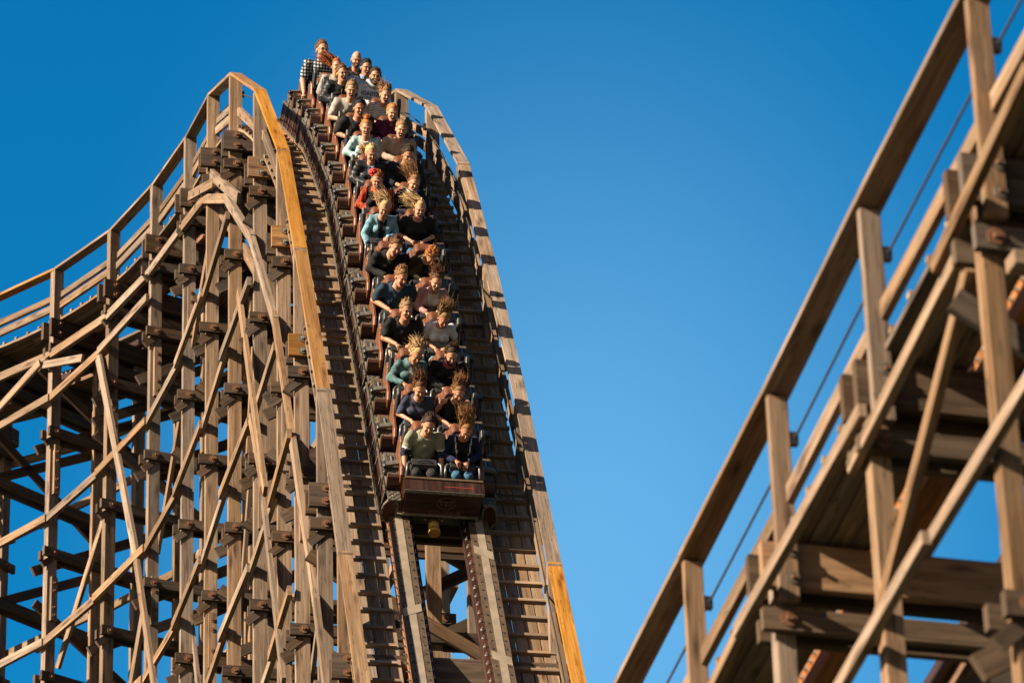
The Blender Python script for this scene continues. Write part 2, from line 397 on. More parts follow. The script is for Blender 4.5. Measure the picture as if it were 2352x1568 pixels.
        # cap beams: tall one in front of the posts under the deck, twin behind
        for s_, nm in ((1, 'cap_beam'), (-1, 'cap_beam')):
            m = MB(); z = capz-.18; off = h*(pd+.045)*s_
            e = random.uniform(.09, .15)
            a = C+n*(-q0-pw-e)+off; b = C+n*(q0+pw+e)+off; a.z = b.z = z
            mt = opts['cap_mat'](k) if s_ > 0 else 'wood_beam'
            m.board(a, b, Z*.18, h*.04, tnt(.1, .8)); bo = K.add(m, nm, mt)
            if s_ > 0:
                for zz in (-.1, .1):
                    for q in (-q0, q0):
                        p = C+n*q+off+h*.04; p.z = z+zz; mb = MB(); bolt(mb, p, h, .06, 0, 1)
                        K.add(mb, 'bolt', ['galv' if mt == 'wood_orange' else 'rust', 'steel' if mt == 'wood_orange' else 'rust'], bo)
        zs = []; z = capz-.62
        zs.append(z)
        zz = ztop_led
        while zz > zmin:
            if zz < capz-1.3: zs.append(zz)
            zz -= pitch
        for i, z in enumerate(zs):
            ends = [Vector(((C+n*q).x, (C+n*q).y, z)) for q in (-q0, 0, q0)]
            if not any(seen(e_, 60, 70) for e_ in ends): continue
            for s_ in (1, -1):
                m = MB(); off = h*(pd+.04)*s_; e = random.uniform(.06, .13)
                a = C+n*(-q0-pw-e)+off; b = C+n*(q0+pw+e)+off; a.z = b.z = z
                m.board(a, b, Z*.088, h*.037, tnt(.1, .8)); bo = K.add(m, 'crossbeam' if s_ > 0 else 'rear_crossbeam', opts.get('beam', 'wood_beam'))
                if s_ > 0 and bo:
                    for q in (-q0, q0):
                        p = C+n*q+off+h*.037; p.z = z; mb = MB(); bolt(mb, p, h, .065, 0, 0); K.add(mb, 'bolt', ['rust'], bo)
            # sloping brace of the bent
            if i < len(zs):
                for s_, hgt in ((-1, 1.75),):
                    m = MB(); off = -h*(pd+.115)
                    sg = 1 if (k+i) % 3 else -1
                    a = C+n*(-q0-.25)*sg+off; b = C+n*(q0+.2)*sg+off; a.z = z-.32; b.z = z+hgt-.2
                    if i == 0: b.z = z-.32; a.z = z-.32-1.9
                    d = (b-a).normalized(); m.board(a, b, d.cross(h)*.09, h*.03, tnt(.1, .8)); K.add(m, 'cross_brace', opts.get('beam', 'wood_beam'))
                    # short end of the brace pair in front
                    if opts.get('noend') and i == 0: continue
                    m = MB(); a = C+n*(-q0-.21)+h*(pd-.01); a.z = z-.27; b = C+n*(-q0-.02)+h*(pd-.01); b.z = z-.10
                    a -= n*.0; d = (b-a).normalized(); m.board(a, b, d.cross(h)*.06, h*.03, tnt(.3, 1))
                    K.add(m, 'brace_end', opts.get('beam', 'wood_beam'))

def orange_rail(side, k):
    if side < 0: return 'wood_orange' if (4 <= k <= 8 or k <= -1) else 'wood'
    return 'wood_orange' if k >= 10 else 'wood'
MID = {(-1, k) for k in range(-3, 5)} | {(1, k) for k in range(4, 8)}
build_structure(HILL, KH, -5, 12, 41.50, 2.49, 16, dict(orange_rail=orange_rail, mid=MID,
    cap_mat=lambda k: 'wood_orange' if k in (6, 7, 8) else 'wood_beam', inner=lambda k, q: (k % 2 == 0) if q > 0 else (k < 5 and k % 2 == 0)))

def girts(tr, K, side, zlist, kmin, kmax, out):
    for z in zlist:
        for k in range(kmin, kmax):
            L0, _ = tr.left(k); L1, _ = tr.left(k+1); C, n, T, Up, al, h, hd = tr.fr(k+.5)
            if z > min(L0.z, L1.z)-2.2: continue
            base = 0 if side < 0 else 2*tr.half
            _, n0 = tr.fr(k)[:2]; _, n1 = tr.fr(k+1)[:2]
            o = (out+(.05 if k % 2 else 0))*(1 if side > 0 else -1)
            a = L0+n0*(base+o); b = L1+n1*(base+o); a.z = z+(.05 if k % 2 else -.02); b.z = z+(-.02 if k % 2 else .05)
            d = (b-a).normalized(); a -= d*.18; b += d*.12
            if not (seen(a) or seen(b)): continue
            m = MB(); m.board(a, b, n*.035, Z*.075, tnt(.3, 1)); K.add(m, 'girt', 'wood')
ZG = [42.196-2.503*i for i in range(0, 8)]
girts(HILL, KH, -1, ZG, -5, 12, .14)
girts(HILL, KH, 1, ZG[0::1], -5, 6, .14)
girts(HILL, KH, 1, ZG[1::2], 6, 12, .14)
# curved girt that follows the track below the deck, on both faces
for side in (-1, 1):
    for k in range(-3, 12):
        def cp(kk):
            L, _ = HILL.left(kk); C, n, T, Up, al, h, hd = HILL.fr(kk)
            p = L+n*(0 if side < 0 else 2.8)+n*side*.13
            off = 1.85 if al < 12 else 1.85+(al-12)/48*1.35
            p.z -= off; return p
        a, b = cp(k), cp(k+1); d = (b-a).normalized(); C, n, T, Up, al, h, hd = HILL.fr(k+.5)
        a -= d*.15; b += d*.1
        m = MB(); m.board(a, b, n*.04, d.cross(n).normalized()*.08, tnt(.4, 1)); KH.add(m, 'sloping_girt', 'wood')
# steep diagonal braces of the outer face, traced onto that face
DG = [(513, 403, 577, 458, .09, 0), (462, 453, 519, 422, .08, 0), (475, 455, 582, 640, .1, 1),
      (577, 673, 640, 1130, .085, 0), (636, 1150, 684, 1568, .085, 0), (250, 826, 337, 1278, .085, 0), (338, 1284, 384, 1600, .085, 0),
      (462, 574, 345, 1268, .085, 1), (325, 1338, 280, 1600, .085, 1), (560, 1050, 521, 1568, .085, 1), (567, 740, 551, 1040, .07, 1),
      (606, 960, 634, 1116, .07, 0), (729, 1290, 690, 1590, .07, 1), (123, 845, 212, 829, .07, 0), (0, 965, 113, 841, .08, 0),
      (408, 1300, 440, 1590, .07, 1), (224, 1190, 118, 1530, .07, 1)]
for x0, y0, x1, y1, hw, inner in DG:
    r0 = facade(HILL, x0, y0); r1 = facade(HILL, x1, y1)
    if not r0 or not r1: continue
    k = (r0[1]+r1[1])/2; C, n, T, Up, al, h, hd = HILL.fr(k)
    o = n*(-.20 if not inner else .13); a = r0[0]+o; b = r1[0]+o; d = (b-a).normalized()
    wv = d.cross(n).normalized()*hw
    m = MB(); m.board(a, b, wv, n*.03, tnt(.4, 1)); KH.add(m, 'diagonal_brace', 'wood')
# splice boards with bolts on the posts
for k, y0, y1 in ((0, 1028, 1140), (1, 920, 1010), (2, 805, 916), (3, 666, 778), (4, 1415, 1540), (6, 1102, 1222), (7, 933, 1090), (8, 1123, 1250), (2, 1330, 1440), (0, 1330, 1430)):
    L, _ = HILL.left(k); C, n, T, Up, al, h, hd = HILL.fr(k)
    def zat(y):
        lo, hi = GROUND, 46.
        for _ in range(40):
            mid = (lo+hi)/2
            if proj((L.x, L.y, mid))[1] > y: lo = mid
            else: hi = mid
        return lo
    z0, z1 = zat(y1), zat(y0); p = L+h*.105+n*.02
    m = MB(); m.board((p.x, p.y, z0), (p.x, p.y, z1), n*.065, h*.034, tnt(.5, 1)); so = KH.add(m, 'splice_board', 'wood')
    for f in (.12, .3, .68, .86):
        mb = MB(); q = Vector((p.x, p.y, z0+(z1-z0)*f))+h*.034; bolt(mb, q, h, .04, 0, 0); KH.add(mb, 'bolt', ['rust'], so)
KH.flush()
# ------------------------------------------------------------------ nearer track on the right
FP_ = [[1.36, 32.6, 16.78], [1.96, 30.38, 17.0], [2.55, 28.15, 17.24], [3.18, 25.94, 17.51]]
def ext2(p):
    a = [Vector(p[0])]; 
    for i in range(5): a.insert(0, a[0]+Vector((-.60-.01*i, 2.21, -.22+.01*i)))
    b = [Vector(p[-1])]
    for i in range(4): b.append(b[-1]+Vector((.66+.02*i, -2.2, .30+.03*i)))
    return a+[Vector(q) for q in p[1:-1]]+b
NEAR = Track(ext2(FP_), 5)
near = empty('near_timber_track', (NEAR.fr(1)[0].x, NEAR.fr(1)[0].y, GROUND), 'closer out-of-focus timber track rising at the right, seen from below against the sky', 'coaster track')
KN = Kids(near)
NMID = set()
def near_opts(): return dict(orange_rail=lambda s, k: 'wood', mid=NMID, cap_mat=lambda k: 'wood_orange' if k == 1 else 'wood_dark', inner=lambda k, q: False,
                             hw=.11, pw=.075, pd=.065, bev=.006, noend=True, beam='wood_dark')  # dark wood on near caps and beams stands in for shade under the deck
_fr = NEAR.fr
def nfr(k):
    C, n, T, Up, al, h, hd = _fr(k); C = C-Vector((0, 0, .12)); return C, n, T, Up, al, h, hd+.12
NEAR.fr = nfr
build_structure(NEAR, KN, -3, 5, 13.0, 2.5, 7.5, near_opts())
for k in range(-3, 6):      # handrail posts bolted in front of the cap beams
    L, _ = NEAR.left(k); C, n, T, Up, al, h, hd = NEAR.fr(k); p = L+h*.0
    m = MB(); m.board((p.x, p.y, C.z-.60), (p.x, p.y, L.z-.012), n*.078, h*.035, tnt(.4, 1)); po = KN.add(m, 'handrail_post', 'wood', bevel=.006)
    for zz in (-.2, -.42): mb = MB(); bolt(mb, Vector((p.x, p.y, C.z+zz))+h*.035+n*.03, h, .05, 0, 1); KN.add(mb, 'bolt', ['galv', 'rust'], po)
def near_line(x0, y0, x1, y1, hw, out, th=.035, nm='sloping_girt'):
    r0 = facade(NEAR, x0, y0, k0=-4, k1=6.5); r1 = facade(NEAR, x1, y1, k0=-4, k1=6.5)
    if not r0 or not r1: print('miss', x0, y0, x1, y1); return
    C, n, T, Up, al, h, hd = NEAR.fr((r0[1]+r1[1])/2); a = r0[0]-n*out; b = r1[0]-n*out; d = (b-a).normalized()
    m = MB(); m.board(a-d*.1, b+d*.1, d.cross(n).normalized()*hw, n*th, tnt(.4, 1)); KN.add(m, nm, 'wood', bevel=.005)
near_line(1640, 1660, 1752, 1432, .05, .14); near_line(1762, 1440, 2035, 965, .055, .20); near_line(2010, 1060, 2240, 612, .055, .14); near_line(2225, 600, 2420, 190, .055, .20)
near_line(1990, 1600, 2190, 1260, .055, .22, nm='girt'); near_line(2190, 1250, 2420, 880, .055, .16, nm='girt')
near_line(2046, 1448, 2252, 650, .055, .10, nm='diagonal_brace')

C, n, T, Up, al, h, hd = NEAR.fr(3); a = C-n*1.4+h*.15; b = C+n*.4+h*.15; a.z = b.z = C.z-1.02
m = MB(); m.board(a, b, Z*.055, h*.08, (.9, .5, .5)); KN.add(m, 'tie_board', 'wood', bevel=.006)
KN.flush()
# ------------------------------------------------------------------ train
def arc_table(tr, k0, k1, hgt):
    ks = [k0+i*.01 for i in range(int((k1-k0)/.01)+1)]; S = [0.]; pv = None
    for k in ks:
        C, n, T, Up, al, h, hd = tr.fr(k); p = C+Up*hgt
        if pv is not None: S.append(S[-1]+(p-pv).length)
        pv = p
    return np.array(ks), np.array(S)
KS, SS = arc_table(HILL, 2, 12, .9)
def k_at(s): return float(np.interp(s, SS, KS))
def s_at(k): return float(np.interp(k, KS, SS))
ROW, PITCH = .985, 3.06
S_FRONT = s_at(9.02)-.36
def car_matrix(i):
    s = S_FRONT-i*PITCH
    A = HILL.fr(k_at(s-1.0)); B = HILL.fr(k_at(s+1.0)); M = HILL.fr(k_at(s))
    pa = A[0]+A[3]*.222+A[1]*.04; pb = B[0]+B[3]*.222+B[1]*.04; pm = M[0]+M[3]*.222+M[1]*.04
    T = (pb-pa).normalized(); n = (M[1]-T*M[1].dot(T)).normalized(); Up = n.cross(T)
    if Up.z < 0: Up = -Up
    o = (pa+pb)*.25+pm*.5
    return Matrix(((n.x, -T.x, Up.x, o.x), (n.y, -T.y, Up.y, o.y), (n.z, -T.z, Up.z, o.z), (0, 0, 0, 1)))
train = empty('coaster_train', label='five-car coaster train with tan leather seats and dark wooden nose, full of riders', cat='coaster train', mat=car_matrix(0))
bpy.context.view_layer.update()
TI = car_matrix(0).inverted()
SEAT_Z, SX = .455, .262
def box(m, x0, x1, y0, y1, z0, z1, mi=0, tint=None):
    m.board(((x0+x1)/2, y0, (z0+z1)/2), ((x0+x1)/2, y1, (z0+z1)/2), ((x1-x0)/2, 0, 0), (0, 0, (z1-z0)/2), tint, mi)
def car_parts(car):
    """sub-parts of one car, in its own frame: x to camera-right, -y forward, z up"""
    for sx in (-1, 1):
        m = MB()                                            # framed wooden skirt along the side
        m.prism([(sx*.79, -1.42, -.10), (sx*.79, 1.42, -.10), (sx*.75, 1.46, .26), (sx*.75, -1.40, .26)], (-sx*.03, 0, 0), 0)
        for y in (-1.42, -.95, -.45, .05, .52, 1.0, 1.42): m.board((sx*.80, y, -.10), (sx*.762, y, .26), (0, .014, 0), (.007, 0, 0), m=1)
        m.board((sx*.80, -1.42, -.10), (sx*.80, 1.42, -.10), (0, 0, .016), (.008, 0, 0), m=1)
        m.board((sx*.765, -1.40, .262), (sx*.765, 1.46, .262), (.012, 0, 0), (0, 0, .008), m=1)
        for i in range(14): m.ball((sx*.80, -1.3+i*.2, .02), .009, n=3, m=1)
        m.build('side_skirt', ['wood_panel', 'galv'], car)
        m = MB(); pts = [(.60, -.08), (.72, -.13), (.80, -.02), (.77, .14), (.66, .29), (.585, .16)]
        P = [(sx*a, -1.56, b) for a, b in pts]; m.prism(P, (0, .06, 0), 0)
        for i in range(6):
            a = P[i]; b = P[(i+1) % 6]; m.board(a, b, (0, .018, 0), Vector(((Vector(b)-Vector(a)).z, 0, -(Vector(b)-Vector(a)).x)).normalized()*.012, m=1)
        m.build('end_fender', ['wood_panel', 'galv'], car)
    for r in range(3):
        y = (r-1)*ROW
        for sx in (-1, 1):
            m = MB()                                        # timber side box with black nose
            m.prism([(sx*.57, y-.30, .16), (sx*.57, y+.30, .16), (sx*.57, y+.30, .44), (sx*.57, y-.30, .44)], (sx*.165, 0, 0), 0)
            m.prism([(sx*.565, y-.37, .14), (sx*.565, y-.31, .12), (sx*.565, y-.28, .45), (sx*.565, y-.33, .44), (sx*.565, y-.38, .34)], (sx*.17, 0, 0), 4)
            for xx in (.60, .71): m.board((sx*xx, y-.26, .442), (sx*xx, y+.28, .442), (.005, 0, 0), (0, 0, .003), m=2)
            m.board((sx*.655, y+.02, .45), (sx*.655, y+.2, .45), (.03, 0, 0), (0, 0, .004), m=1)
            m.board((sx*.655, y+.05, .457), (sx*.655, y+.18, .457), (.01, 0, 0), (0, 0, .006), m=3)
            m.build('side_box', ['wood_dark', 'black_pad', 'galv', 'steel', 'wood_panel'], car)
            m = MB(); m.board((sx*.55, y-.08, .52), (sx*.76, y-.12, .50), (0, .045, 0), (0, 0, .022), m=0)
            m.cyl((sx*.76, y-.19, .49), (sx*.76, y-.05, .49), .035, n=8, m=1); m.tube([(sx*.765, y-.2, .47), (sx*.785, y-.24, .30), (sx*.79, y-.28, .0)], .011, n=5, m=1)
            m.cyl((sx*.76, y-.2, .45), (sx*.76, y-.2, .38), .03, n=8, m=1)
            m.build('side_arm', ['galv', 'black_metal'], car)
            m = MB(); box(m, min(sx*.56, sx*.74), max(sx*.56, sx*.74), y-.66, y-.44, .265, .28, 0)
            for i in range(4):
                for j in range(5):
                    c = Vector((sx*(.585+.042*i), y-.64+.045*j, .284)); d = Vector((.014, .012*(1 if (i+j) % 2 else -1), 0))
                    m.board(c-d, c+d, (.003, .005, 0), (0, 0, .004), m=0)
            m.build('step_plate', ['galv'], car)
            # seat with headrest
            c = sx*SX; m = MB()
            def prof(z):  # y of the leaning back
                return y+.14+(z-.45)*.16
            out = [(-.22, .42), (.22, .42), (.225, .76), (.20, .82), (.15, .84), (.135, .91), (.10, .94), (-.10, .94), (-.135, .91), (-.15, .84), (-.20, .82), (-.225, .76)]
            m.strip([[(c+a, prof(z)+.0, z) for a, z in out], [(c+a*.96, prof(z)-.05, z-.004) for a, z in out]], m=1)
            m.strip([[(c+a, prof(z)+.14, z) for a, z in out], [(c+a, prof(z)+.001, z) for a, z in out]], m=0)
            m.prism([(c-.235, y-.34, .40), (c+.235, y-.34, .40), (c+.235, y-.34, .50), (c-.235, y-.34, .50)], (0, .5, 0), 1)
            m.build('seat', ['leather', 'leather_dark'], car, bevel=.012)
            # outer wing of the seat
            m = MB(); x0 = sx*.53
            pl = [(y-.36, .16), (y+.26, .16), (y+.28, .66), (y+.16, .80), (y+.06, .78), (y-.04, .62), (y-.28, .58), (y-.37, .50)]
            m.prism([(x0, a, b) for a, b in pl], (sx*.045, 0, 0), 0); m.build('seat_wing', ['leather'], car, bevel=.01)
            m = MB(); hx = [(y+.02, .72), (y+.10, .66), (y+.17, .72), (y+.20, .96), (y+.12, 1.04), (y+.04, .97)]
            m.prism([(sx*.50, a-.06, b) for a, b in hx], (sx*.055, 0, 0), 0); m.build('shoulder_pad', ['black_pad'], car, bevel=.01)
            # lap bar
            m = MB(); m.prism([(c-.17, y-.35, .600), (c-.17, y-.22, .59), (c-.17, y-.17, .635), (c-.17, y-.20, .675), (c-.17, y-.33, .665)], (.34, 0, 0), 0)
            m.tube([(c-.09, y-.27, .665), (c-.085, y-.285, .695), (c+.085, y-.285, .695), (c+.09, y-.27, .665)], .010, n=5, m=1)
            m.build('lap_bar', ['black_pad', 'black_metal'], car, bevel=.012)
            for e in (-1, 1):
                m = MB(); m.tube([(c+e*.15, y-.26, .63), (c+e*.205, y-.27, .65), (c+e*.232, y-.32, .65), (c+e*.238, y-.40, .58), (c+e*.238, y-.44, .42), (c+e*.238, y-.42, .22)], .02, n=7, m=0)
                m.build('lap_bar_arm', ['galv2'], car)
plain('galv2', (.12, .12, .12), .35, .5, .2, 20)
def text_mesh(body, size, extrude=0.001):
    cu = bpy.data.curves.new('lettering', 'FONT'); cu.body = body; cu.size = size; cu.align_x = 'CENTER'; cu.align_y = 'CENTER'; cu.extrude = extrude; cu.offset = size*.022
    ob = bpy.data.objects.new('lettering', cu); COL.objects.link(ob)
    dg = bpy.context.evaluated_depsgraph_get(); dg.update(); me = bpy.data.meshes.new_from_object(ob.evaluated_get(dg)); bpy.data.objects.remove(ob); bpy.data.curves.remove(cu); return me
CARS = []
for i in range(5):
    car = None
    mt = car_matrix(i)
    m = MB(); box(m, -.56, .56, -1.46, 1.46, .03, .14, 0)
    box(m, -.545, .545, -1.42, 1.42, .141, .17, 1)
    for y in (-1.0, 0, 1.0):
        for sx in (-1, 1): m.cyl((sx*.53, y, .07), (sx*.61, y, .07), .075, n=14, m=2)
    for r in range(3):
        y = (r-1)*ROW; box(m, -.53, .53, y-.60, y-.56, .17, .62 if r else .5, 0); box(m, -.03, .03, y-.5, y+.25, .17, .52, 3)
    car = m.build('car', ['wood_panel', 'black_metal', 'black_pad', 'leather_dark'], train)
    car.matrix_parent_inverse = Matrix.Identity(4); car.matrix_basis = TI @ mt
    CARS.append((car, mt))
    if i == 0: car_parts(car); kids0 = list(car.children)
    else:
        for c in kids0: d = c.copy(); COL.objects.link(d); d.parent = car
# nose of the front car
car = CARS[0][0]
m = MB()
m.board((-.515, -1.634, .275), (.515, -1.634, .275), (0, -.029, .215), (0, .025, 0), (.2, .4, .5))
for sx in (-1, 1): m.prism([(sx*.515, -1.606, .065), (sx*.515, -1.665, .50), (sx*.515, -1.38, .50), (sx*.515, -1.38, .065)], (sx*.022, 0, 0), 0)
m.build('nose_panel', ['wood_panel'], car)
m = MB(); m.board((0, -1.70, .485), (0, -1.50, .53), (.545, 0, 0), (0, 0, .018), (.3, .3, .5), m=0)
m.board((-.545, -1.705, .475), (.545, -1.705, .475), (0, .008, 0), (0, 0, .022), m=1); m.board((-.535, -1.49, .545), (.535, -1.49, .545), (0, .02, 0), (0, 0, .02), m=2)
m.board((-.52, -1.637, .07), (.52, -1.637, .07), (0, .012, 0), (0, 0, .02), m=1)
m.board((.0, -1.62, .522), (.4, -1.62, .522), (0, .004, 0), (0, 0, .002), m=3)
m.build('nose_lip', ['wood_panel', 'galv', 'wood_dark', 'kerb_red'], car)
em = MB(); yy = lambda z: -1.634-(z-.02)*.133-.004
def pz(x, z): return Vector((x, yy(z)-.0, z))
cx_, cz_ = .05, .29; rr = .115
ring = [pz(cx_+math.cos(a*math.pi/16)*rr, cz_+math.sin(a*math.pi/16)*rr*.82) for a in range(33)]
em.tube(ring, .0055, n=4)
em.tube([pz(cx_+math.cos(a*math.pi/16)*rr*1.16, cz_+math.sin(a*math.pi/16)*rr*.95) for a in range(33)], .003, n=4)
em.board(pz(cx_-.10, cz_+.035), pz(cx_+.10, cz_+.035), (0, 0, .008), (0, .004, 0)); em.board(pz(cx_, cz_-.06), pz(cx_, cz_+.035), (.012, 0, 0), (0, .004, 0))
for sx in (-1, 1):
    for zz in (.005, -.035): em.tube([pz(cx_+sx*.058+math.cos(a*math.pi/5)*.022, cz_+zz+math.sin(a*math.pi/5)*.018) for a in range(11)], .004, n=4)
em.build('nose_emblem', 'gold_paint', car)
tm = text_mesh('COLOSSOS', .085); tm.materials.append(MATS['gold_paint']); to = bpy.data.objects.new('nose_lettering', tm); COL.objects.link(to); to.parent = car
to.matrix_basis = Matrix.Translation((cx_, yy(.13)-.001, .13)) @ Matrix.Rotation(math.radians(90+7), 4, 'X')
m = MB(); c0 = Vector((-.06, -1.52, -.09)); d = Vector((0, -1, -.25)).normalized()
m.cyl(c0, c0+d*.17, .075, n=20, m=0); m.cyl(c0+d*.17, c0+d*.235, .083, .083, n=20, m=0)
x_ = d.orthogonal().normalized(); y_ = d.cross(x_)
for i in range(44):
    r_ = .074*math.sqrt((i+.5)/44); a = i*2.39996; p = c0+d*.236+x_*r_*math.cos(a)+y_*r_*math.sin(a); m.ball(p, .0055, n=3, m=1)
m.cyl(c0-d*.03, c0, .10, n=12, m=2); 
for sx in (-1, 1): m.cyl(c0+Vector((sx*.115, 0, .03)), c0+Vector((sx*.115, -.03, .03)), .015, n=8, m=0)
m.build('nose_buffer', ['yellow', 'gold_paint', 'black_metal'], car)
m = MB(); box(m, -.45, .45, -1.5, -1.30, -.16, .03, 0); m.build('bogie', ['black_metal'], car)
# ------------------------------------------------------------------ riders: signed-distance bodies meshed by surface nets
def seg(P, a, b, ra, rb):
    a = np.array(a, float); b = np.array(b, float); d = b-a; t = np.clip(((P-a)@d)/max(1e-9, d@d), 0, 1)
    return np.linalg.norm(P-a-t[:, None]*d, axis=1)-(ra+(rb-ra)*t)
def ell(P, c, r, R=None):
    q = P-np.array(c, float)
    if R is not None: q = q@R
    r = np.array(r, float); k = np.linalg.norm(q/r, axis=1); return (k-1)*r.min()*(.6+.4*np.clip(k, 0, 1))
def smin(a, b, k):
    h = np.clip(.5+.5*(b-a)/k, 0, 1); return b+(a-b)*h-k*h*(1-h)
def nets(fn, lo, hi, h):
    n = [int(math.ceil((hi[i]-lo[i])/h))+1 for i in range(3)]
    ax = [lo[i]+h*np.arange(n[i]) for i in range(3)]
    G = np.stack(np.meshgrid(*ax, indexing='ij'), -1).reshape(-1, 3); V = fn(G).reshape(n); S = V < 0
    cnt = np.zeros([x-1 for x in n]+[1]); acc = np.zeros([x-1 for x in n]+[3])
    def sl(o): return tuple(slice(o[i], n[i]-1+o[i]) for i in range(3))
    cs = [(a, b, c) for a in (0, 1) for b in (0, 1) for c in (0, 1)]
    for p in cs:
        for i in range(3):
            if p[i]: continue
            q = list(p); q[i] = 1; q = tuple(q); A, B = V[sl(p)], V[sl(q)]; m = (A < 0) != (B < 0)
            t = np.where(m, A/np.where(m, A-B, 1), 0)
            for j in range(3): acc[..., j] += np.where(m, p[j]+(t if j == i else 0), 0)
            cnt[..., 0] += m
    act = cnt[..., 0] > 0; idx = -np.ones(act.shape, int); ii = np.argwhere(act); idx[act] = np.arange(len(ii))
    vs = np.array(lo)+h*(ii+acc[act]/cnt[act]); faces = []
    for i in range(3):
        o0 = [0, 0, 0]; j, k = (i+1) % 3, (i+2) % 3
        A = S; B = np.roll(S, -1, axis=i); m = A != B; r = np.argwhere(m)
        ok = (r[:, i] < n[i]-1) & (r[:, j] > 0) & (r[:, k] > 0) & (r[:, j] < n[j]-1) & (r[:, k] < n[k]-1); r = r[ok]
        ej = np.zeros(3, int); ej[j] = 1; ek = np.zeros(3, int); ek[k] = 1
        q = [idx[tuple((r-e).T)] for e in (ej*0, ej, ej+ek, ek)]; F = np.stack(q, 1); fl = S[tuple(r.T)]
        F[fl] = F[fl][:, ::-1]; faces.append(F)
    F = np.concatenate(faces) if faces else np.zeros((0, 4), int)
    return vs, F[:, ::-1]
def rotm(yaw, pitch, roll):
    return np.array((Matrix.Rotation(yaw, 3, 'Z') @ Matrix.Rotation(pitch, 3, 'X') @ Matrix.Rotation(roll, 3, 'Y')))
def np_mesh(name, vs, F, mats, mi=None, parent=None, smooth=True):
    me = bpy.data.meshes.new(name); me.from_pydata(vs.tolist(), [], [tuple(f) for f in (F.tolist() if hasattr(F, 'tolist') else F)])
    for m in mats: me.materials.append(MATS[m])
    if mi is not None: me.polygons.foreach_set('material_index', np.asarray(mi, np.int32))
    me.polygons.foreach_set('use_smooth', [smooth]*len(me.polygons))
    o = bpy.data.objects.new(name, me); COL.objects.link(o)
    if parent: o.parent = parent
    return o
CL = .74
def cloth(name, col, var=.12, stripes=None, rough=.85, plaid=None, blot=None):
    if name in MATS: return name
    col = tuple(c*CL for c in col)
    if stripes: stripes = (stripes[0], stripes[1], tuple(c*CL for c in stripes[2]))
    m, n, b = newmat(name); tc = N(n, 'ShaderNodeTexCoord'); ns = noise(n, tc.outputs['Object'], 14, 4, .6)
    r = ramp(n, ns.outputs[0], [(.3, tuple(c*(1-var) for c in col)), (.7, tuple(min(1, c*(1+var)) for c in col))]); out = r.outputs[0]
    sp = N(n, 'ShaderNodeSeparateXYZ'); n.links.new(tc.outputs['Object'], sp.inputs[0])
    def band(sock, freq, w):
        a = N(n, 'ShaderNodeMath', operation='MULTIPLY'); a.inputs[1].default_value = freq; n.links.new(sock, a.inputs[0])
        f = N(n, 'ShaderNodeMath', operation='FRACT'); n.links.new(a.outputs[0], f.inputs[0])
        c = N(n, 'ShaderNodeMath', operation='LESS_THAN'); c.inputs[1].default_value = w; n.links.new(f.outputs[0], c.inputs[0]); return c.outputs[0]
    if stripes: out = mixc(n, 'MIX', band(sp.outputs[2], stripes[0], stripes[1]), out, stripes[2]).outputs[0]
    if plaid:
        out = mixc(n, 'MULTIPLY', band(sp.outputs[2], 22, .5), out, plaid).outputs[0]; out = mixc(n, 'MULTIPLY', band(sp.outputs[0], 22, .5), out, plaid).outputs[0]
    if blot:
        nb = noise(n, tc.outputs['Object'], 26, 2, .5); rb = ramp(n, nb.outputs[0], [(.54, (0, 0, 0)), (.58, (1, 1, 1))]); out = mixc(n, 'MIX', rb.outputs[0], out, blot).outputs[0]
    n.links.new(out, b.inputs['Base Color']); b.inputs['Roughness'].default_value = rough; b.inputs['Specular IOR Level'].default_value = .2
    bp = N(n, 'ShaderNodeBump'); bp.inputs['Strength'].default_value = .3; bp.inputs['Distance'].default_value = .01; n.links.new(ns.outputs[0], bp.inputs['Height']); n.links.new(bp.outputs[0], b.inputs['Normal'])
    return name
plain('eye_white', (.30, .26, .22), .4, 0, .1); plain('lip', (.24, .075, .055), .45, 0, .1); plain('mouth', (.045, .008, .008), .6, 0, .1); plain('teeth', (.5, .47, .41), .3, 0, .03)
plain('eye_dark', (.02, .012, .008), .3, 0, .1); plain('shoe', (.03, .03, .03), .6)
SK = {'fair': (.42, .225, .14), 'pink': (.45, .22, .145), 'tan': (.36, .175, .10), 'olive': (.3, .16, .09)}
for k_, c_ in SK.items():
    plain('skin_'+k_, c_, .5, 0, .08, 12, .35)
    MATS['skin_'+k_].node_tree.nodes['Principled BSDF'].inputs['Subsurface Weight'].default_value = .12
    MATS['skin_'+k_].node_tree.nodes['Principled BSDF'].inputs['Subsurface Radius'].default_value = (.02, .008, .004)
HAIRC = {'brown': (.10, .045, .02), 'dark': (.03, .017, .010), 'black': (.012, .01, .009), 'auburn': (.26, .085, .028), 'ginger': (.36, .14, .045), 'blonde': (.42, .28, .14),
         'dirty': (.21, .125, .06), 'red': (.60, .05, .04), 'lightbrown': (.19, .095, .04)}
for k_, c_ in HAIRC.items(): plain('hair_'+k_, c_, .7, 0, .45, 45, .2)

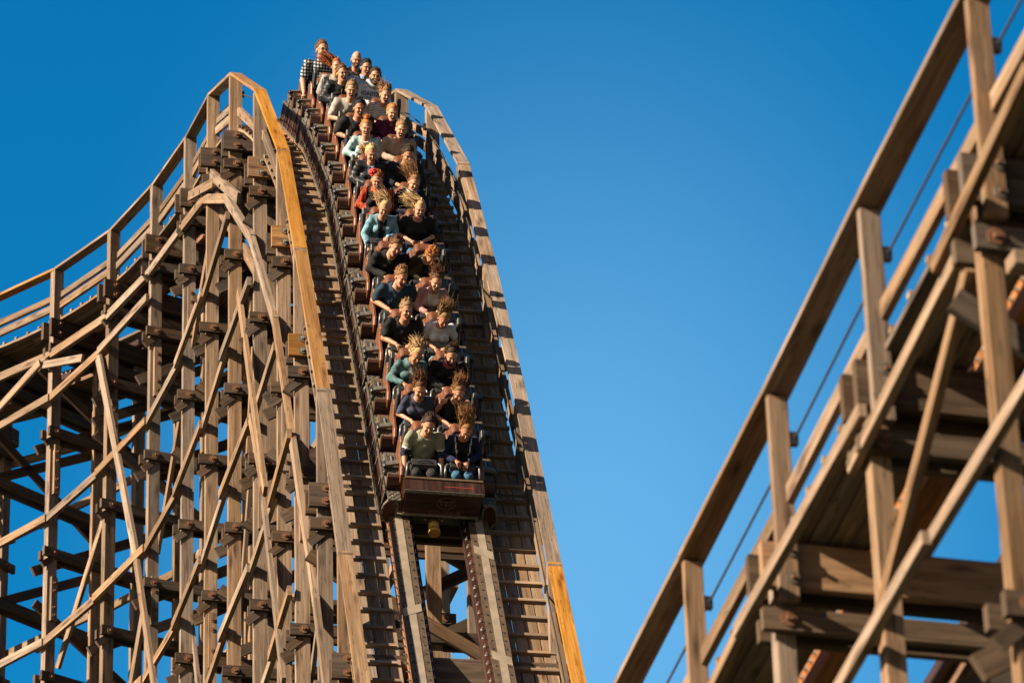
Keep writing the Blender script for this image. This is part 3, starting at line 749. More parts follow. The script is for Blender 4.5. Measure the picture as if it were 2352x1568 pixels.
def head_sdf(o, jaw):
    def f(P):
        d = ell(P, (0, .012, .025), (.074, .092, .105))
        d = smin(d, ell(P, (0, -.022, -.055-jaw*.5), (.055, .062, .06)), .03)
        d = smin(d, ell(P, (0, -.058, -.092-jaw), (.028, .026, .02)), .03)
        d = smin(d, seg(P, (0, -.083, .012), (0, -.108, -.022), .008, .0125), .012)
        d = smin(d, seg(P, (-.035, -.078, .026), (.035, -.078, .026), .009, .009), .015)
        for s in (-1, 1):
            d = smin(d, ell(P, (s*.036, -.062, -.028), (.02, .02, .02)), .02)
            d = smin(d, ell(P, (s*.078, .012, -.008), (.010, .018, .030)), .008)
            d = np.maximum(d, -ell(P, (s*.030, -.094, .006), (.017, .014, .011)))
        d = smin(d, seg(P, (0, .022, -.05), (0, .05, -.16), .052, .054), .02)
        if o > 0: d = np.maximum(d, -ell(P, (0, -.094, -.058-.008*o), (.021+.006*o, .03, .006+.017*o)))
        return d
    return f
def hair_strands(mb, rnd, n, direc, ln, spread, root, curl=.3, rad=.0035, mi=0, stick=.8, sides=3, target=None, gather=.04):
    """root(rnd) gives a point and normal on the scalp; each strand or lock bends from it into the wind"""
    for _ in range(n):
        p, nm = root(rnd); L = ln*rnd.uniform(.6, 1.15); d = Vector(direc).normalized()
        d = (d+Vector((rnd.gauss(0, spread), rnd.gauss(0, spread), rnd.gauss(0, spread)))).normalized()
        if target is not None:
            tg = target+Vector((rnd.gauss(0, gather), rnd.gauss(0, gather), rnd.gauss(0, gather))); L = (tg-p).length*rnd.uniform(.7, 1.15); d = (tg-p).normalized()
        pts = [p-nm*.006]; v = (nm*stick+d*.5).normalized(); q = p.copy(); ph = rnd.uniform(0, 6.3); w = Vector((math.cos(ph), math.sin(ph), math.sin(ph*1.7)))
        S = 6
        for i in range(S):
            t = (i+1)/S; v = (v*(1-.4*(.3+t))+d*(.55)+w*curl*.25*math.sin(t*5+ph)).normalized(); q = q+v*(L/S)
            # stay outside the skull
            e = Vector((q.x/.080, (q.y-.018)/.099, (q.z-.034)/.108)); r = e.length
            if r < 1: q = Vector((q.x/r, (q.y-.018)/r+.018, (q.z-.034)/r+.034))
            pts.append(q.copy())
        r0 = rad*rnd.uniform(.8, 1.5)
        mb.tube(pts, r0, n=sides, rads=[r0*(1-.88*(i/S)**1.6) for i in range(S+1)], m=mi)
def scalp(rnd, back=0., top=0.):
    while True:
        th = rnd.uniform(0, 2*math.pi); z = rnd.uniform(-.45, 1); s = math.sqrt(max(0, 1-z*z)); v = Vector((s*math.cos(th), s*math.sin(th), z))
        p = Vector((v.x*.078, v.y*.098+.015, v.z*.105+.03))
        if p.z < .116-(p.y+.09)*1.2: continue
        if p.z < top: continue
        if p.y < back: continue
        return p, Vector((v.x/.078, v.y/.098, v.z/.105)).normalized()

def make_rider(spec, M, idx):
    rnd = random.Random(100+idx); g = spec.get
    man = g('man', True); sc = g('size', 1.0)*(1.0 if man else .96); wide = g('wide', 1.0); lean = math.radians(g('lean', 4)+6)
    root = empty('person', label=spec['label'], cat='person', group='riders in the coaster train', mat=M)
    hip = np.array([0, .0, .09])
    def Lr(p):
        p = np.array(p, float); q = p-hip; c, s = math.cos(lean), math.sin(lean)
        return hip+np.array([q[0], q[1]*c-q[2]*s, q[1]*s+q[2]*c])
    sw = (.185 if man else .165)*(.5+.5*wide)
    neck = Lr((0, .03, .53)); chest = Lr((0, .035, .38)); belly = Lr((0, .02, .22)); S = {-1: Lr((-sw, .035, .465)), 1: Lr((sw, .035, .465))}
    Rl = np.array(Matrix.Rotation(lean, 3, 'X')).T
    arms = g('arms', 'bar'); E, Wr = {}, {}
    for s in (-1, 1):
        if arms == 'bar': E[s] = np.array([s*(.235+.03*(wide-1)*3+rnd.uniform(-.012, .04)), -.05-rnd.uniform(0, .06), .22+rnd.uniform(0, .05)]); Wr[s] = np.array([s*(.085+rnd.uniform(-.02, .02)), -.28-rnd.uniform(0, .03), .25+rnd.uniform(0, .03)])
        elif arms == 'down': E[s] = np.array([s*.255, -.10, .22]); Wr[s] = np.array([s*.25, -.30, .06])
        elif arms == 'wide': E[s] = np.array([s*.30, -.02, .24]); Wr[s] = np.array([s*.10, -.27, .24])
        if arms == 'bar' and g('out') == s: E[s] = np.array([s*.25, -.12, .24]); Wr[s] = np.array([s*.20, -.33, .12])
    ar = (.046 if man else .040)*(.6+.4*wide)
    bw = wide
    def torso(P, inf=0.):
        d = ell(P, (0, .03, .09), (.165*(.4+.6*bw)+inf, .13+inf, .11+inf))
        d = smin(d, ell(P, belly, (.145*bw+inf, (.115 if man else .105)*bw+inf, .15+inf), Rl), .05)
        d = smin(d, ell(P, chest, ((.172 if man else .15)*(.5+.5*bw)+inf, .112*(.6+.4*bw)+inf, .15+inf), Rl), .05)
        d = smin(d, seg(P, S[-1]*.85, S[1]*.85, .052+inf, .052+inf), .05)
        if not man:
            for s in (-1, 1): d = smin(d, ell(P, Lr((s*.07, -.065, .345)), (.068+inf, .06+inf, .062+inf)), .03)
        return d
    def armf(P, inf, lo=0., hi=2.):
        """hi: 1 = to the elbow, 2 = to the wrist"""
        d = np.full(len(P), 9.)
        for s in (-1, 1):
            t = min(1, hi); d = smin(d, seg(P, S[s], S[s]+(E[s]-S[s])*t, ar*1.12+inf, ar*(1.12-.2*t)+inf), .02)
            if hi > 1: t = hi-1; d = smin(d, seg(P, E[s], E[s]+(Wr[s]-E[s])*t, ar*.92+inf, ar*(.92-.32*t)+inf), .02)
        return d
    K_ = {s: np.array([s*(.105 if man else .09), -.42, .10]) for s in (-1, 1)}; An = {s: np.array([s*.11, -.50, -.30]) for s in (-1, 1)}
    def legs(P, inf):
        d = np.full(len(P), 9.)
        for s in (-1, 1):
            d = smin(d, seg(P, (s*.085, .0, .075), K_[s], .088*(.5+.5*bw)+inf, .062+inf), .02); d = smin(d, seg(P, K_[s], An[s], .058+inf, .040+inf), .02)
        return d
    def body(P):
        d = smin(torso(P), armf(P, 0.), .03); d = smin(d, legs(P, 0.), .03); d = smin(d, seg(P, neck-np.array([0, 0, .05]), neck+Rl.T@np.array([0, -.01, .07]), .058, .052), .035)
        for s in (-1, 1): d = smin(d, ell(P, An[s]+np.array([0, -.05, -.045]), (.045, .11, .04)), .02)
        return d
    lo, hi = (-.42, -.66, -.40), (.42, .22, .62)
    vs, F = nets(body, lo, hi, .017)
    # head
    o = g('mouth', .7); jaw = .010*o
    hv, hf = nets(head_sdf(o, jaw), (-.10, -.125, -.20), (.10, .125, .145), .0078)
    yaw, pit, rol = [math.radians(a) for a in g('head', (0, 0, 0))]
    Rh = rotm(yaw, pit-math.radians(13), rol); hc = neck+Rh@np.array([0, -.035, .140])
    cen = hv[hf].mean(1); q = (cen-np.array([0, -.094, -.058-.008*o]))/np.array([.021+.006*o, .034, .006+.017*o]); rq = np.linalg.norm(q, axis=1)
    mi = np.zeros(len(hf), int)
    if o > 0: mi[(rq < 1.5) & (cen[:, 1] < -.06)] = 1; mi[rq < 1.07] = 2
    else: mi[(np.abs(cen[:, 2]+.06) < .007) & (np.abs(cen[:, 0]) < .024) & (cen[:, 1] < -.07)] = 1
    if g('beard'):
        bm = (cen[:, 2] < -.030) & (cen[:, 1] < .02) & (mi == 0) & (cen[:, 2] > -.14) & ~((cen[:, 2] > -.045) & (np.abs(cen[:, 0]) < .035)); mi[bm] = 3
    hw = (Rh@hv.T).T*1.07+hc
    # hands
    hm = MB()
    for s in (-1, 1):
        w_ = Vector(Wr[s]); e_ = Vector(E[s]); fd = (w_-e_).normalized()
        if arms == 'bar' and g('out') != s: fd = (fd*.5+Vector((-s*.25, -.8, .0))).normalized()
        side = fd.cross(Vector((0, 0, 1))).normalized(); upv = side.cross(fd)
        pc = w_+fd*.045; hm.ball(pc, .040, n=7, sc=(.95, 1.05, .52)); hm.tube([w_-fd*.03, w_, w_+fd*.03], .025, n=8)
        for j in range(4):
            b0 = w_+fd*(.072-.004*abs(j-1.5))+side*((j-1.5)*.019); ln_ = (.034, .040, .038, .030)[j]; cu = .75+rnd.uniform(-.15, .25)
            p = [b0-fd*.02]; v = fd.copy(); x = b0
            p.append(x)
            for kk in range(3): v = (v*math.cos(cu)-upv*math.sin(cu)).normalized(); x = x+v*ln_*(.95, .65, .5)[kk]; p.append(x); upv2 = side.cross(v); upv_ = upv2; v = v
            hm.tube(p, .009, n=6, rads=[.010, .0098, .009, .0082, .006])
        tb = w_+fd*.025-side*s*.022*(-1); inner = side*(1 if (side.x*s) < 0 else -1)
        hm.tube([w_+fd*.015+inner*.016, w_+fd*.045+inner*.036, w_+fd*.070+inner*.034-upv*.01, w_+fd*.088+inner*.024-upv*.02], .01, n=6, rads=[.013, .0115, .010, .007])
    hv2 = np.array([tuple(v) for v in hm.v]); nb, nh = len(vs), len(hw)
    faces = [tuple(f) for f in F.tolist()]+[tuple(a+nb for a in f) for f in hf.tolist()]+[tuple(a+nb+nh for a in f) for f in hm.f]
    mall = [0]*len(F)+mi.tolist()+[0]*len(hm.f)
    np_mesh('body', np.concatenate([vs, hw, hv2]), faces, ['skin_'+g('skin', 'fair'), 'lip', 'mouth', 'hair_'+(g('beard') or 'brown')], mall, root)
    # eyes, brows, teeth
    HM_ = Matrix([list(Rh[i]*1.07)+[hc[i]] for i in range(3)]+[[0, 0, 0, 1]])
    def on_head(ob): ob.matrix_basis = HM_; return ob
    for s in (-1, 1):
        em = MB()
        if g('squint'): em.tube([(s*.044, -.079, .004), (s*.030, -.086, .007), (s*.016, -.083, .004)], .0030, n=4, m=1)
        else: em.ball((s*.030, -.0765, .006), .0115, n=6, m=0, sc=(1, .8, .5)); em.ball((s*.030, -.0850, .006), .0055, n=5, m=1, sc=(1, .6, 1)); em.tube([(s*.045, -.080, .009), (s*.030, -.088, .012), (s*.016, -.083, .010)], .0028, n=4, m=1)
        on_head(em.build('eye', ['eye_white', 'eye_dark'], root, recalc=False))
    for s in (-1, 1):
        bm_ = MB(); bm_.tube([(s*.052, -.074, .024), (s*.036, -.089, .030), (s*.016, -.093, .025)], .0036, n=4)
        on_head(bm_.build('eyebrow', 'hair_'+(g('brow') or ('brown' if g('hair_c') in ('blonde', 'red', 'ginger', 'dirty', None) else g('hair_c'))), root, recalc=False))
    if o > .2:
        tm_ = MB(); z = -.058+.012*o-.008*o
        tm_.tube([(-.016, -.080, z), (-.008, -.088, z+.001), (.008, -.088, z+.001), (.016, -.080, z)], .0042, n=5)
        on_head(tm_.build('teeth', 'teeth', root, recalc=False))
    if g('glasses'):
        gm = MB()
        for s in (-1, 1): gm.tube([(s*.032+math.cos(a*.628)*.021, -.102, .006+math.sin(a*.628)*.015) for a in range(11)], .002, n=4); gm.tube([(s*.053, -.10, .01), (s*.078, -.02, .012)], .002, n=4)
        gm.tube([(-.011, -.104, .008), (.011, -.104, .008)], .002, n=4); on_head(gm.build('glasses', 'black_metal', root, recalc=False))
    # hair
    st = g('hair', 'short'); hcname = 'hair_'+g('hair_c', 'brown')
    if st != 'bald':
        th = {'short': .008, 'quiff': .009, 'curly': .012}.get(st, .007)
        def cap(P):
            d = ell(P, (0, .018, .034), (.074+th, .092+th, .101+th))
            line = P[:, 2]-(.132-(P[:, 1]+.09)*1.3)
            wv = .004*np.sin(P[:, 0]*160+idx)+.004*np.sin(P[:, 1]*130+P[:, 2]*90+idx*2)
            return np.maximum(d, -line*.8)
        cv, cf = nets(cap, (-.12, -.14, -.13), (.12, .16, .19), .0095)
        hb = MB(); rr = random.Random(idx)
        wind = Vector(g('wind', (-.35, .5, .9)))
        lock = lambda n, d, ln, sp, rad, stick=.35, top=0., cu=.4: hair_strands(hb, rr, n, d, ln, sp, lambda r: scalp(r, top=top), cu, rad, 0, stick, 5)
        fine = lambda n, d, ln, sp, cu=.4, top=0.: hair_strands(hb, rr, n, d, ln, sp, lambda r: scalp(r, top=top), cu, .0026)
        plume = lambda n, ln, ga, rad, top=.0, sd=5: hair_strands(hb, rr, n, wind, ln, .1, lambda r: scalp(r, top=top), .7, rad*.85, 0, .25, sd, Vector((0, .03, .06))+wind.normalized()*(ln*.72+.075), ga)
        if st in ('short', 'quiff', 'bun', 'tail'): lock(110, (.1, .9, .35), .05, .3, .010, .12)
        if st == 'short': fine(120, (0, .5, .8), .035, .4)
        if st == 'quiff': lock(26, (.1, .6, 1), .055, .25, .011, .5, .10); fine(120, (.1, .5, 1), .045, .3)
        if st == 'spiky': lock(90, (.1, .7, .6), .05, .4, .010, .3); lock(26, (.1, .3, 1), .065, .4, .009, .6, .09); fine(120, (.1, .4, 1), .05, .4)
        if st == 'curly': hair_strands(hb, rr, 260, (0, .1, .5), .065, .9, lambda r: scalp(r), 2.8, .009, 0, .8, 5)
        if st == 'wild': lock(90, (-.1, .9, .5), .06, .4, .012, .3); plume(60, .09, .05, .013); plume(120, .10, .065, .0028, sd=3)
        if st in ('up', 'side'): ln_ = g('len', .2); lock(90, (-.1, .9, .5), .06, .3, .011, .2); plume(120, ln_*.85, .038, .014); plume(200, ln_, .055, .0028, sd=3)
        if st == 'bun':
            def bunp(r): v = Vector((r.gauss(0, 1), r.gauss(0, 1), r.gauss(0, 1))).normalized(); return Vector((0, .02, .165))+v*.035, v
            hb.ball((0, .02, .165), .040, n=8); hair_strands(hb, rr, 120, (0, 0, 1), .04, .9, bunp, 1.5, .004)
        if st == 'tail':
            pass
            hair_strands(hb, rr, 70, wind, g('len', .14), .3, lambda r: (Vector((-.055+r.uniform(-.015, .015), .08, .05+r.uniform(-.02, .02))), Vector((-.5, .6, .3))), .9, .008)
        nv = len(cv); hv3 = np.array([tuple(v) for v in hb.v]) if hb.v else np.zeros((0, 3))
        on_head(np_mesh('hair', np.concatenate([cv, hv3]), [tuple(f) for f in cf.tolist()]+[tuple(a+nv for a in f) for f in hb.f], [hcname], None, root))
        if st == 'tail' and g('bow'):
            bb = MB(); 
            for _ in range(60): v = Vector((rr.gauss(0, 1), rr.gauss(0, .6), rr.gauss(0, 1))).normalized(); c = Vector((-.06, .02, .12)); bb.ball(c+v*.045, .02, n=4)
            on_head(bb.build('hair_bow', 'hair_red', root, recalc=False))
    if g('band'):
        bb = MB(); bb.tube([(math.cos(a)*.088, .0+.02, .03+math.sin(a)*.112) for a in [i*math.pi/10 for i in range(11)]], .011, n=6); on_head(bb.build('headband', cloth('white_band', (.75, .72, .68)), root, recalc=False))
    # clothing
    wr_ = lambda P, a: a*(2.2-3.2*np.abs(np.sin(P[:, 2]*23+P[:, 0]*19+idx+1.2*np.sin(P[:, 0]*21+idx)))+1.3*np.sin(P[:, 0]*37-P[:, 2]*29+idx*3)+np.sin(P[:, 1]*40+P[:, 2]*33))
    sl = g('sleeve', .75); nk = g('neck', .075); vneck = g('v', 0.)
    def shirt(P, inf=.013, sl_=sl):
        d = smin(torso(P, inf), armf(P, inf+.006, hi=sl_) if sl_ > 0 else np.full(len(P), 9.), .03)+wr_(P, .0027)
        d = np.maximum(d, -seg(P, neck+np.array([0, -.01, .0]), neck+np.array([0, -.02, .14]), nk, nk))
        if vneck: d = np.maximum(d, -seg(P, neck+np.array([0, -.09, .02]), Lr((0, -.12, .50-vneck)), .05, .008))
        if sl_ <= 0:
            for s in (-1, 1): d = np.maximum(d, -ell(P, S[s]*1.12, (.065, .09, .08)))
        return np.maximum(d, .055-P[:, 2])
    sh = shirt
    if g('puffer') : sh = lambda P: shirt(P, .026)-.007*np.abs(np.sin(P[:, 2]*48))
    sv, sf = nets(sh, (-.46, -.50, .02), (.46, .26, .64), .0155)
    mats = [g('top')]; smi = np.zeros(len(sf), int); sc_ = sv[sf].mean(1)
    if g('hem'):
        mats += list(g('hem'))
        smi[(sc_[:, 2] < .15) & (np.abs(sc_[:, 0]) < .17)] = 1
        for s in (-1, 1):
            t = (sc_-S[s])@(E[s]-S[s])/np.dot(E[s]-S[s], E[s]-S[s]); near_ = np.linalg.norm(sc_-(S[s]+(E[s]-S[s])*t[:, None]), axis=1) < .085
            smi[near_ & (t > .62) & (sc_[:, 0]*s > .12)] = 1; smi[near_ & (t > .70) & (sc_[:, 0]*s > .12)] = 2
    if g('arm_stripes'):
        mats.append(g('arm_stripes'))
        for s in (-1, 1): 
            m_ = (sc_[:, 0]*s > .15) & (((np.abs(sc_[:, 0]*s-.235)*1.0) % .022) < .010) & (sc_[:, 1] < .05); smi[m_] = 1
    if g('lap'):   # open jacket: middle of the front shows the layer underneath
        mats.append(g('lap')); wlap = g('lapw', .055)
        c2 = sc_-hip; zz = c2@Rl[:, 2] if False else sc_[:, 2]
        smi[(np.abs(sc_[:, 0]) < wlap*(.55+.9*np.clip((zz-.1)/.4, 0, 1))) & (sc_[:, 1] < chest[1]-.02)] = 1
        if g('piping'):
            mats.append(g('piping')); e_ = np.abs(sc_[:, 0])-wlap*(.55+.9*np.clip((zz-.1)/.4, 0, 1)); smi[(e_ > 0) & (e_ < .016) & (sc_[:, 1] < chest[1]-.02) & (zz > .2)] = 2
    np_mesh('jacket' if g('lap') or g('puffer') else 'shirt', sv, sf, mats, smi, root)
    def pants(P):
        d = smin(legs(P, .013), ell(P, (0, .03, .08), (.168*(.4+.6*bw)+.012, .14, .11)), .03)+wr_(P, .002)
        return np.maximum(d, P[:, 2]-.17)
    pv, pf = nets(pants, (-.30, -.62, -.34), (.30, .24, .22), .0175)
    np_mesh('trousers', pv, pf, [g('legs', cloth('denim_blue', (.05, .11, .2)))], None, root)
    if g('collar'):
        cm = MB(); r_ = .074
        for a0, a1 in ((-2.2, -.25), (.25, 2.2)):
            ring = [neck+Rl.T@np.array([math.sin(a0+(a1-a0)*t/6)*r_, -.01-math.cos(a0+(a1-a0)*t/6)*r_, .0]) for t in range(7)]
            cm.strip([[Vector(p), Vector(p)+Vector((0, .0, .045)), Vector(p)*1.0+Vector(((p[0])*.12, -.012, .03)), Vector(p)+Vector((p[0]*.25, -.012, -.012))] for p in ring], m=0)
        cm.build('collar', g('collar'), root)
    if g('hood'):
        cm = MB(); pts = [neck+np.array([math.sin(a)*.10, .045-math.cos(a)*.085, .055 if abs(a) > 1 else .0]) for a in [-2.9+i*.58 for i in range(11)]]
        cm.tube(pts, .034, n=8, rads=[.035]+[.036]*9+[.035]); cm.build('hood', g('hood'), root)
    if g('bracelet'):
        s = 1; bmk = MB(); a = E[s]+(Wr[s]-E[s])*.9; d_ = (Wr[s]-E[s]); d_ = d_/np.linalg.norm(d_); bmk.cyl(a-d_*.012, a+d_*.012, .033, n=12); bmk.build('wristband', 'black_metal', root)
    if g('lanyard_zip'):
        zm = MB(); pts = [Lr((.0, -.2, .48-.05*i)) for i in range(8)]; pp = []
        for p in pts:
            y = -.32
            P = np.array([[0., yy_, p[2]] for yy_ in np.arange(-.32, .1, .004)]); dd = sh(P); i0 = np.argmax(dd < .0); pp.append((0, P[i0, 1]-.004, p[2]))
        zm.tube(pp, .006, n=5); zm.build('zip', g('lanyard_zip'), root)
    for (txt, size, x, z, mat_) in g('text', ()):
        tm2 = text_mesh(txt, size, 0); co = np.array([tuple(v.co) for v in tm2.vertices])
        # subdivide is unnecessary at this size: every vertex is laid on the cloth
        ys = np.arange(-.34, .12, .003); out = []
        for vx in co:
            X, Zz = vx[0]+x, vx[1]+z; P = np.stack([np.full(len(ys), X), ys, np.full(len(ys), Zz)], 1); dd = sh(P); i0 = int(np.argmax(dd < 0)); out.append((X, ys[i0]-.015, Zz))
        for v, c in zip(tm2.vertices, out): v.co = c
        tm2.materials.clear(); tm2.materials.append(MATS[mat_]); to2 = bpy.data.objects.new('print', tm2); COL.objects.link(to2); to2.parent = root
    root.matrix_world = M @ Matrix.Scale(sc, 4)
    return root

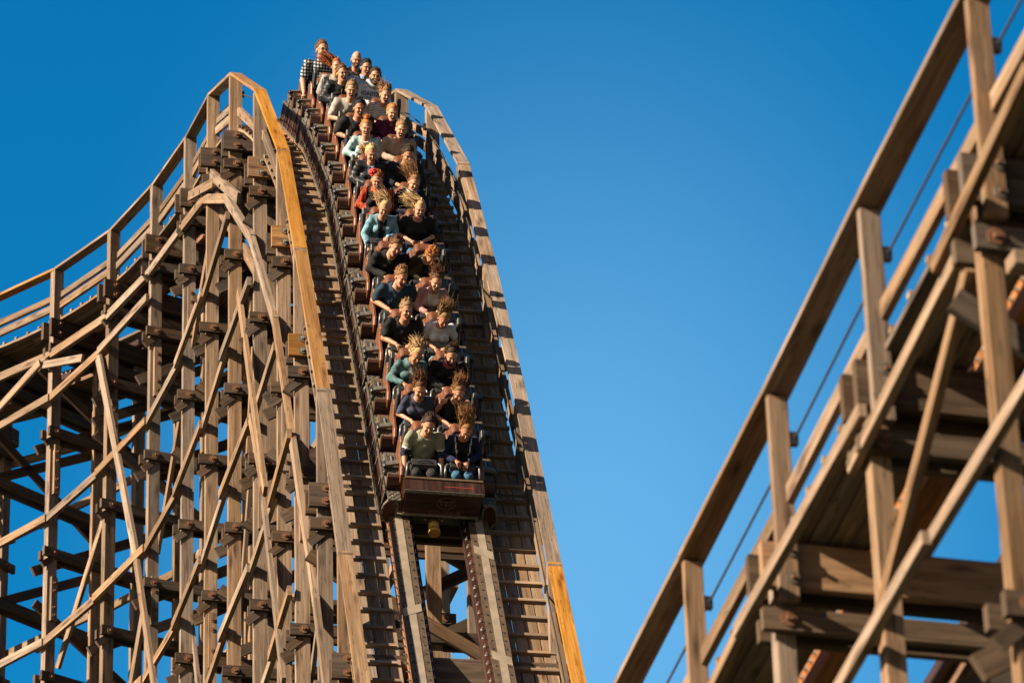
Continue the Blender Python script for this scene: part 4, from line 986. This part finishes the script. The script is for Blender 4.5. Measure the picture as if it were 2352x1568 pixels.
C = cloth
blk = C('cloth_black', (.012, .012, .013)); blk2 = C('knit_black', (.016, .016, .018), .3); navy = C('cloth_navy', (.018, .03, .06)); bei = C('trouser_beige', (.42, .33, .22)); dgrey = C('trouser_grey', (.03, .03, .03))
jeans = C('jeans_mid', (.05, .14, .24)); jeansl = C('jeans_light', (.16, .34, .42)); wht = C('cloth_white', (.72, .71, .69)); print_ = 'print_dark'; plain('print_dark', (.03, .045, .07), .8); plain('print_blue', (.12, .25, .45), .8)
R_ = [
 [dict(size=1.12, lean=-10, dx=-.03, label='rearmost man with glasses in a checked shirt, left seat of the last row', hair_c='brown', glasses=1, mouth=0, top=C('plaid_shirt', (.62, .6, .55), .1, plaid=(.10, .14, .2)), collar='plaid_shirt', head=(12, 0, 0), sleeve=.8, arms='down', legs=navy),
  dict(label='bald man with a short beard in a dark patterned shirt, right seat of last row', hair='bald', beard='brown', brow='brown', mouth=.3, top=C('floral_shirt', (.02, .02, .022), blot=(.12, .08, .04)), head=(0, 14, 0), skin='pink', sleeve=.9, legs=dgrey)],
 [dict(label='woman in a grey sweater with long auburn hair streaming up to the left', man=False, dx=.06, hair='up', len=.25, wind=(-.85, .2, .35), hair_c='auburn', mouth=.5, top=C('sweater_grey', (.33, .34, .33)), sleeve=2.0, head=(6, 0, -4), wide=1.15, legs=dgrey, squint=1, brow='auburn'),
  dict(label='dark-haired man in a light blue collared shirt behind the man in the white hoodie', hair_c='black', mouth=.75, top=C('shirt_lightblue', (.30, .42, .62)), collar='shirt_lightblue', sleeve=2.0, head=(6, 6, 3), skin='tan', legs=navy)],
 [dict(label='young man in a black padded jacket with a green zip, mouth wide open', hair_c='brown', hair='quiff', mouth=.9, top=C('puffer_black', (.022, .024, .03), rough=.45), puffer=1, lanyard_zip=C('zip_green', (.16, .17, .02)), sleeve=2.0, head=(10, 4, -6), legs=dgrey),
  dict(label='bearded man in a white hoodie printed IGNITION', hair_c='dark', beard='dark', mouth=.85, top=C('hoodie_white', (.55, .62, .68)), hood='hoodie_white', sleeve=2.0, head=(-4, 2, 0), skin='tan', wide=1.12, legs=jeans,
       text=(('IGNITION', .092, .0, .405, 'print_dark'), ('ATHL.DEPT.', .055, .01, .335, 'print_dark'), ('EST.54   A-1983', .028, .01, .27, 'print_blue'), ('New York City', .028, .01, .235, 'print_blue')))],
 [dict(label='fair-haired man in a light grey T-shirt with a dark print', hair_c='dirty', hair='quiff', mouth=.8, top=C('tee_grey', (.42, .40, .37)), sleeve=.75, head=(-4, 4, 0), wide=1.15, legs=jeans, text=(('~*~', .07, .02, .42, 'print_dark'), ('U S H', .075, .01, .355, 'print_dark'), ('*~*', .06, .02, .29, 'print_dark'))),
  dict(label='laughing woman in a white T-shirt with thin navy stripes', man=False, hair='wild', wind=(-.3, .5, .5), hair_c='lightbrown', mouth=.85, top=C('tee_striped', (.62, .62, .6), .05, stripes=(38, .28, (.02, .03, .07))), sleeve=.8, head=(8, 6, 6), wide=1.05, legs=jeansl, squint=1)],
 [dict(label='man with spiky black hair in a black T-shirt, elbow jutting over the side', hair_c='black', hair='spiky', mouth=.85, top=C('tee_black', (.018, .018, .02)), sleeve=.85, arms='wide', head=(6, 4, 0), wide=1.22, skin='tan', legs=dgrey),
  dict(label='woman with short ginger hair in a dark purple fleece', man=False, hair='short', hair_c='ginger', mouth=.8, top=C('fleece_purple', (.085, .012, .045), .2), collar='fleece_purple', sleeve=1.7, arms='wide', head=(2, 4, 0), wide=1.22, bracelet=1, legs=dgrey, squint=1, brow='ginger')],
 [dict(label='smiling woman with a ginger bun in a pale turquoise open shirt', man=False, hair='bun', hair_c='ginger', mouth=.5, top=C('shirt_turquoise', (.40, .62, .64)), lap=wht, lapw=.06, sleeve=1.7, head=(-6, 3, -4), v=.05, nk=.085, wide=1.15, legs=dgrey, squint=1, brow='ginger', skin='pink'),
  dict(label='blond man in a beige sweater with both fists on the lap bar', hair_c='dirty', hair='quiff', mouth=.9, top=C('sweater_beige', (.43, .32, .26)), sleeve=2.0, head=(-5, 4, 4), wide=1.12, legs=dgrey, squint=1, text=(('oo', .03, .09, .35, 'print_dark'),))],
 [dict(label='blonde woman with a blown ponytail in a black quilted jacket', man=False, hair='tail', hair_c='blonde', wind=(-.8, .5, .2), mouth=.85, top='puffer_black', puffer=1, sleeve=2.0, lap=C('denim_collar', (.16, .24, .36)), lapw=.04, head=(4, 5, -4), wide=1.1, legs=bei, squint=1, skin='pink', v=.08),
  dict(label='dark-haired man in black sweater, sleeves pushed up, in front of the beige sweater', hair_c='dark', hair='short', mouth=.75, top=C('sweater_navy', (.012, .018, .03)), sleeve=1.5, head=(8, 12, 6), wide=1.15, skin='tan', legs=jeansl, squint=1)],
 [dict(label='woman with a red hair bow and black track jacket with red sleeve stripes', man=False, hair='tail', hair_c='auburn', bow=1, len=.05, mouth=.75, top=C('track_black', (.02, .018, .02)), arm_stripes=C('track_red', (.75, .10, .03)), sleeve=2.0, head=(-6, 8, -4), wide=1.15, legs=dgrey, skin='pink', squint=1, collar='track_red'),
  dict(label='smiling woman, long brown hair blown back, dark jacket over pale collared shirt', man=False, hair='side', len=.26, wind=(-.6, .5, .55), hair_c='lightbrown', mouth=.45, top=C('jacket_navy', (.012, .015, .03)), lap=C('shirt_pale', (.48, .54, .62)), lapw=.06, collar='shirt_pale', sleeve=2.0, head=(4, 10, 8), legs=jeansl, squint=1)],
 [dict(label='blonde woman with a white headband and a light denim jacket over a black top', man=False, hair='side', len=.15, wind=(-.8, .4, .5), hair_c='blonde', band=1, mouth=.5, top=C('denim_light', (.20, .38, .50), .3), lap=blk, lapw=.055, sleeve=1.9, head=(-6, 16, 6), out=-1, v=.14, nk=.09, legs=dgrey, squint=1),
  dict(label='screaming woman with platinum hair flying left and a black T-shirt', man=False, hair='side', len=.24, wind=(-.95, .4, .25), hair_c='blonde', mouth=1.0, top='tee_black', sleeve=.95, arms='wide', head=(4, 4, 4), wide=1.32, nk=.09, legs=jeans, skin='pink')],
 [dict(label='man with brown fringe in a black pullover, leaning to the right', hair_c='brown', hair='quiff', mouth=.85, top=blk2, sleeve=2.0, head=(10, 14, 14), wide=1.1, lean=12, legs=dgrey, squint=1),
  dict(label='rider with curly ginger hair, head bowed right down, in a dark olive jacket', man=False, hair='curly', hair_c='ginger', mouth=0, top=C('jacket_olive', (.045, .036, .016)), lap=blk, sleeve=2.0, head=(10, 46, 8), wide=1.1, lean=14, legs=blk, squint=1, brow='ginger')],
 [dict(label='man in a dark blue V-neck T-shirt shouting towards the right', hair_c='lightbrown', hair='quiff', mouth=1.0, top=C('tee_blue', (.025, .055, .095)), sleeve=.8, v=.05, arms='wide', head=(18, 10, 10), wide=1.18, legs=dgrey, squint=1, skin='pink'),
  dict(label='smiling woman in a pink leather jacket over a white lace top', man=False, hair='wild', wind=(-.3, .4, .8), hair_c='brown', mouth=.6, top=C('leather_pink', (.46, .24, .22), rough=.5), lap=C('lace_white', (.62, .58, .52)), lapw=.06, collar='leather_pink', sleeve=2.0, head=(2, 10, 6), legs=blk, squint=1)],
 [dict(label='man with tall quiff and stubble in a loose black T-shirt and beige trousers', hair_c='dirty', hair='quiff', beard=None, mouth=.85, top='tee_black', sleeve=.7, nk=.09, head=(10, -4, 4), wide=1.1, bracelet=1, legs=bei, skin='tan'),
  dict(label='woman in a white T-shirt looking down, brown hair blown straight up', man=False, hair='up', len=.17, wind=(-.15, .35, 1), hair_c='dirty', mouth=.45, top=C('tee_white', (.66, .67, .70)), sleeve=.65, head=(4, 28, 6), bracelet=1, legs=jeansl, squint=1, skin='tan', text=(('m', .03, .06, .38, 'print_dark'),))],
 [dict(label='woman with short tousled blonde hair in a green-blue denim shirt', man=False, hair='wild', wind=(-.3, .5, .5), hair_c='blonde', mouth=.75, top=C('denim_green', (.10, .19, .21), .3), collar='denim_green', lap=C('under_pale', (.5, .45, .42)), lapw=.02, sleeve=1.85, v=.08, head=(8, 20, 14), lean=8, wide=1.1, legs=bei, squint=1, skin='tan'),
  dict(label='dark-haired man in a black V-neck sweater with a pink collar', hair_c='dark', hair='spiky', beard='dark', mouth=.45, top=blk2, v=.05, collar=C('scarf_pink', (.42, .08, .12)), sleeve=2.0, head=(2, 16, 2), lean=8, wide=1.15, legs=bei, squint=1)],
 [dict(label='woman with brown hair blown up, laughing in a grey-blue V-neck T-shirt', man=False, hair='wild', wind=(-.1, .3, .8), hair_c='brown', mouth=.95, top=C('tee_greyblue', (.055, .065, .11)), sleeve=.85, v=.07, head=(2, 14, -3), legs=jeans, squint=1),
  dict(label='woman in a sleeveless black top in the second row, hair blown upwards', man=False, hair='up', len=.12, wind=(-.2, .35, 1), hair_c='lightbrown', mouth=.5, top=blk, sleeve=0, nk=.095, head=(2, 20, 4), arms='wide', wide=1.1, legs=bei, squint=1, skin='pink')],
 [dict(label='front-row man in a sage green T-shirt, arms hanging at his sides', hair_c='dark', hair='quiff', beard=None, mouth=.75, top=C('tee_sage', (.27, .28, .21)), hem=(wht, navy), sleeve=1.0, arms='down', head=(0, 14, 6), wide=1.12, legs=dgrey, squint=1),
  dict(label='front-row woman with long brown hair streaming up and navy jacket with white piping', man=False, hair='up', len=.27, wind=(-.45, .35, .9), hair_c='lightbrown', mouth=.5, top=C('hoodie_navy', (.015, .022, .06)), lap=blk, lapw=.075, piping=wht, sleeve=1.85, nk=.095, v=.06, head=(-4, 24, 6), legs=jeans, squint=1, skin='tan')],
]
RIDERS_ON = True
if RIDERS_ON:
    for r, pair in enumerate(R_):
        ci = 4-r//3; ri = 2-r % 3
        mt = CARS[ci][1]
        for j, sp in enumerate(pair):
            x = SX*(-1 if j == 0 else 1)+sp.get('dx', 0); y = -(1-ri)*ROW
            make_rider(sp, mt @ Matrix.Translation((x, y+.02, SEAT_Z)), r*2+j)
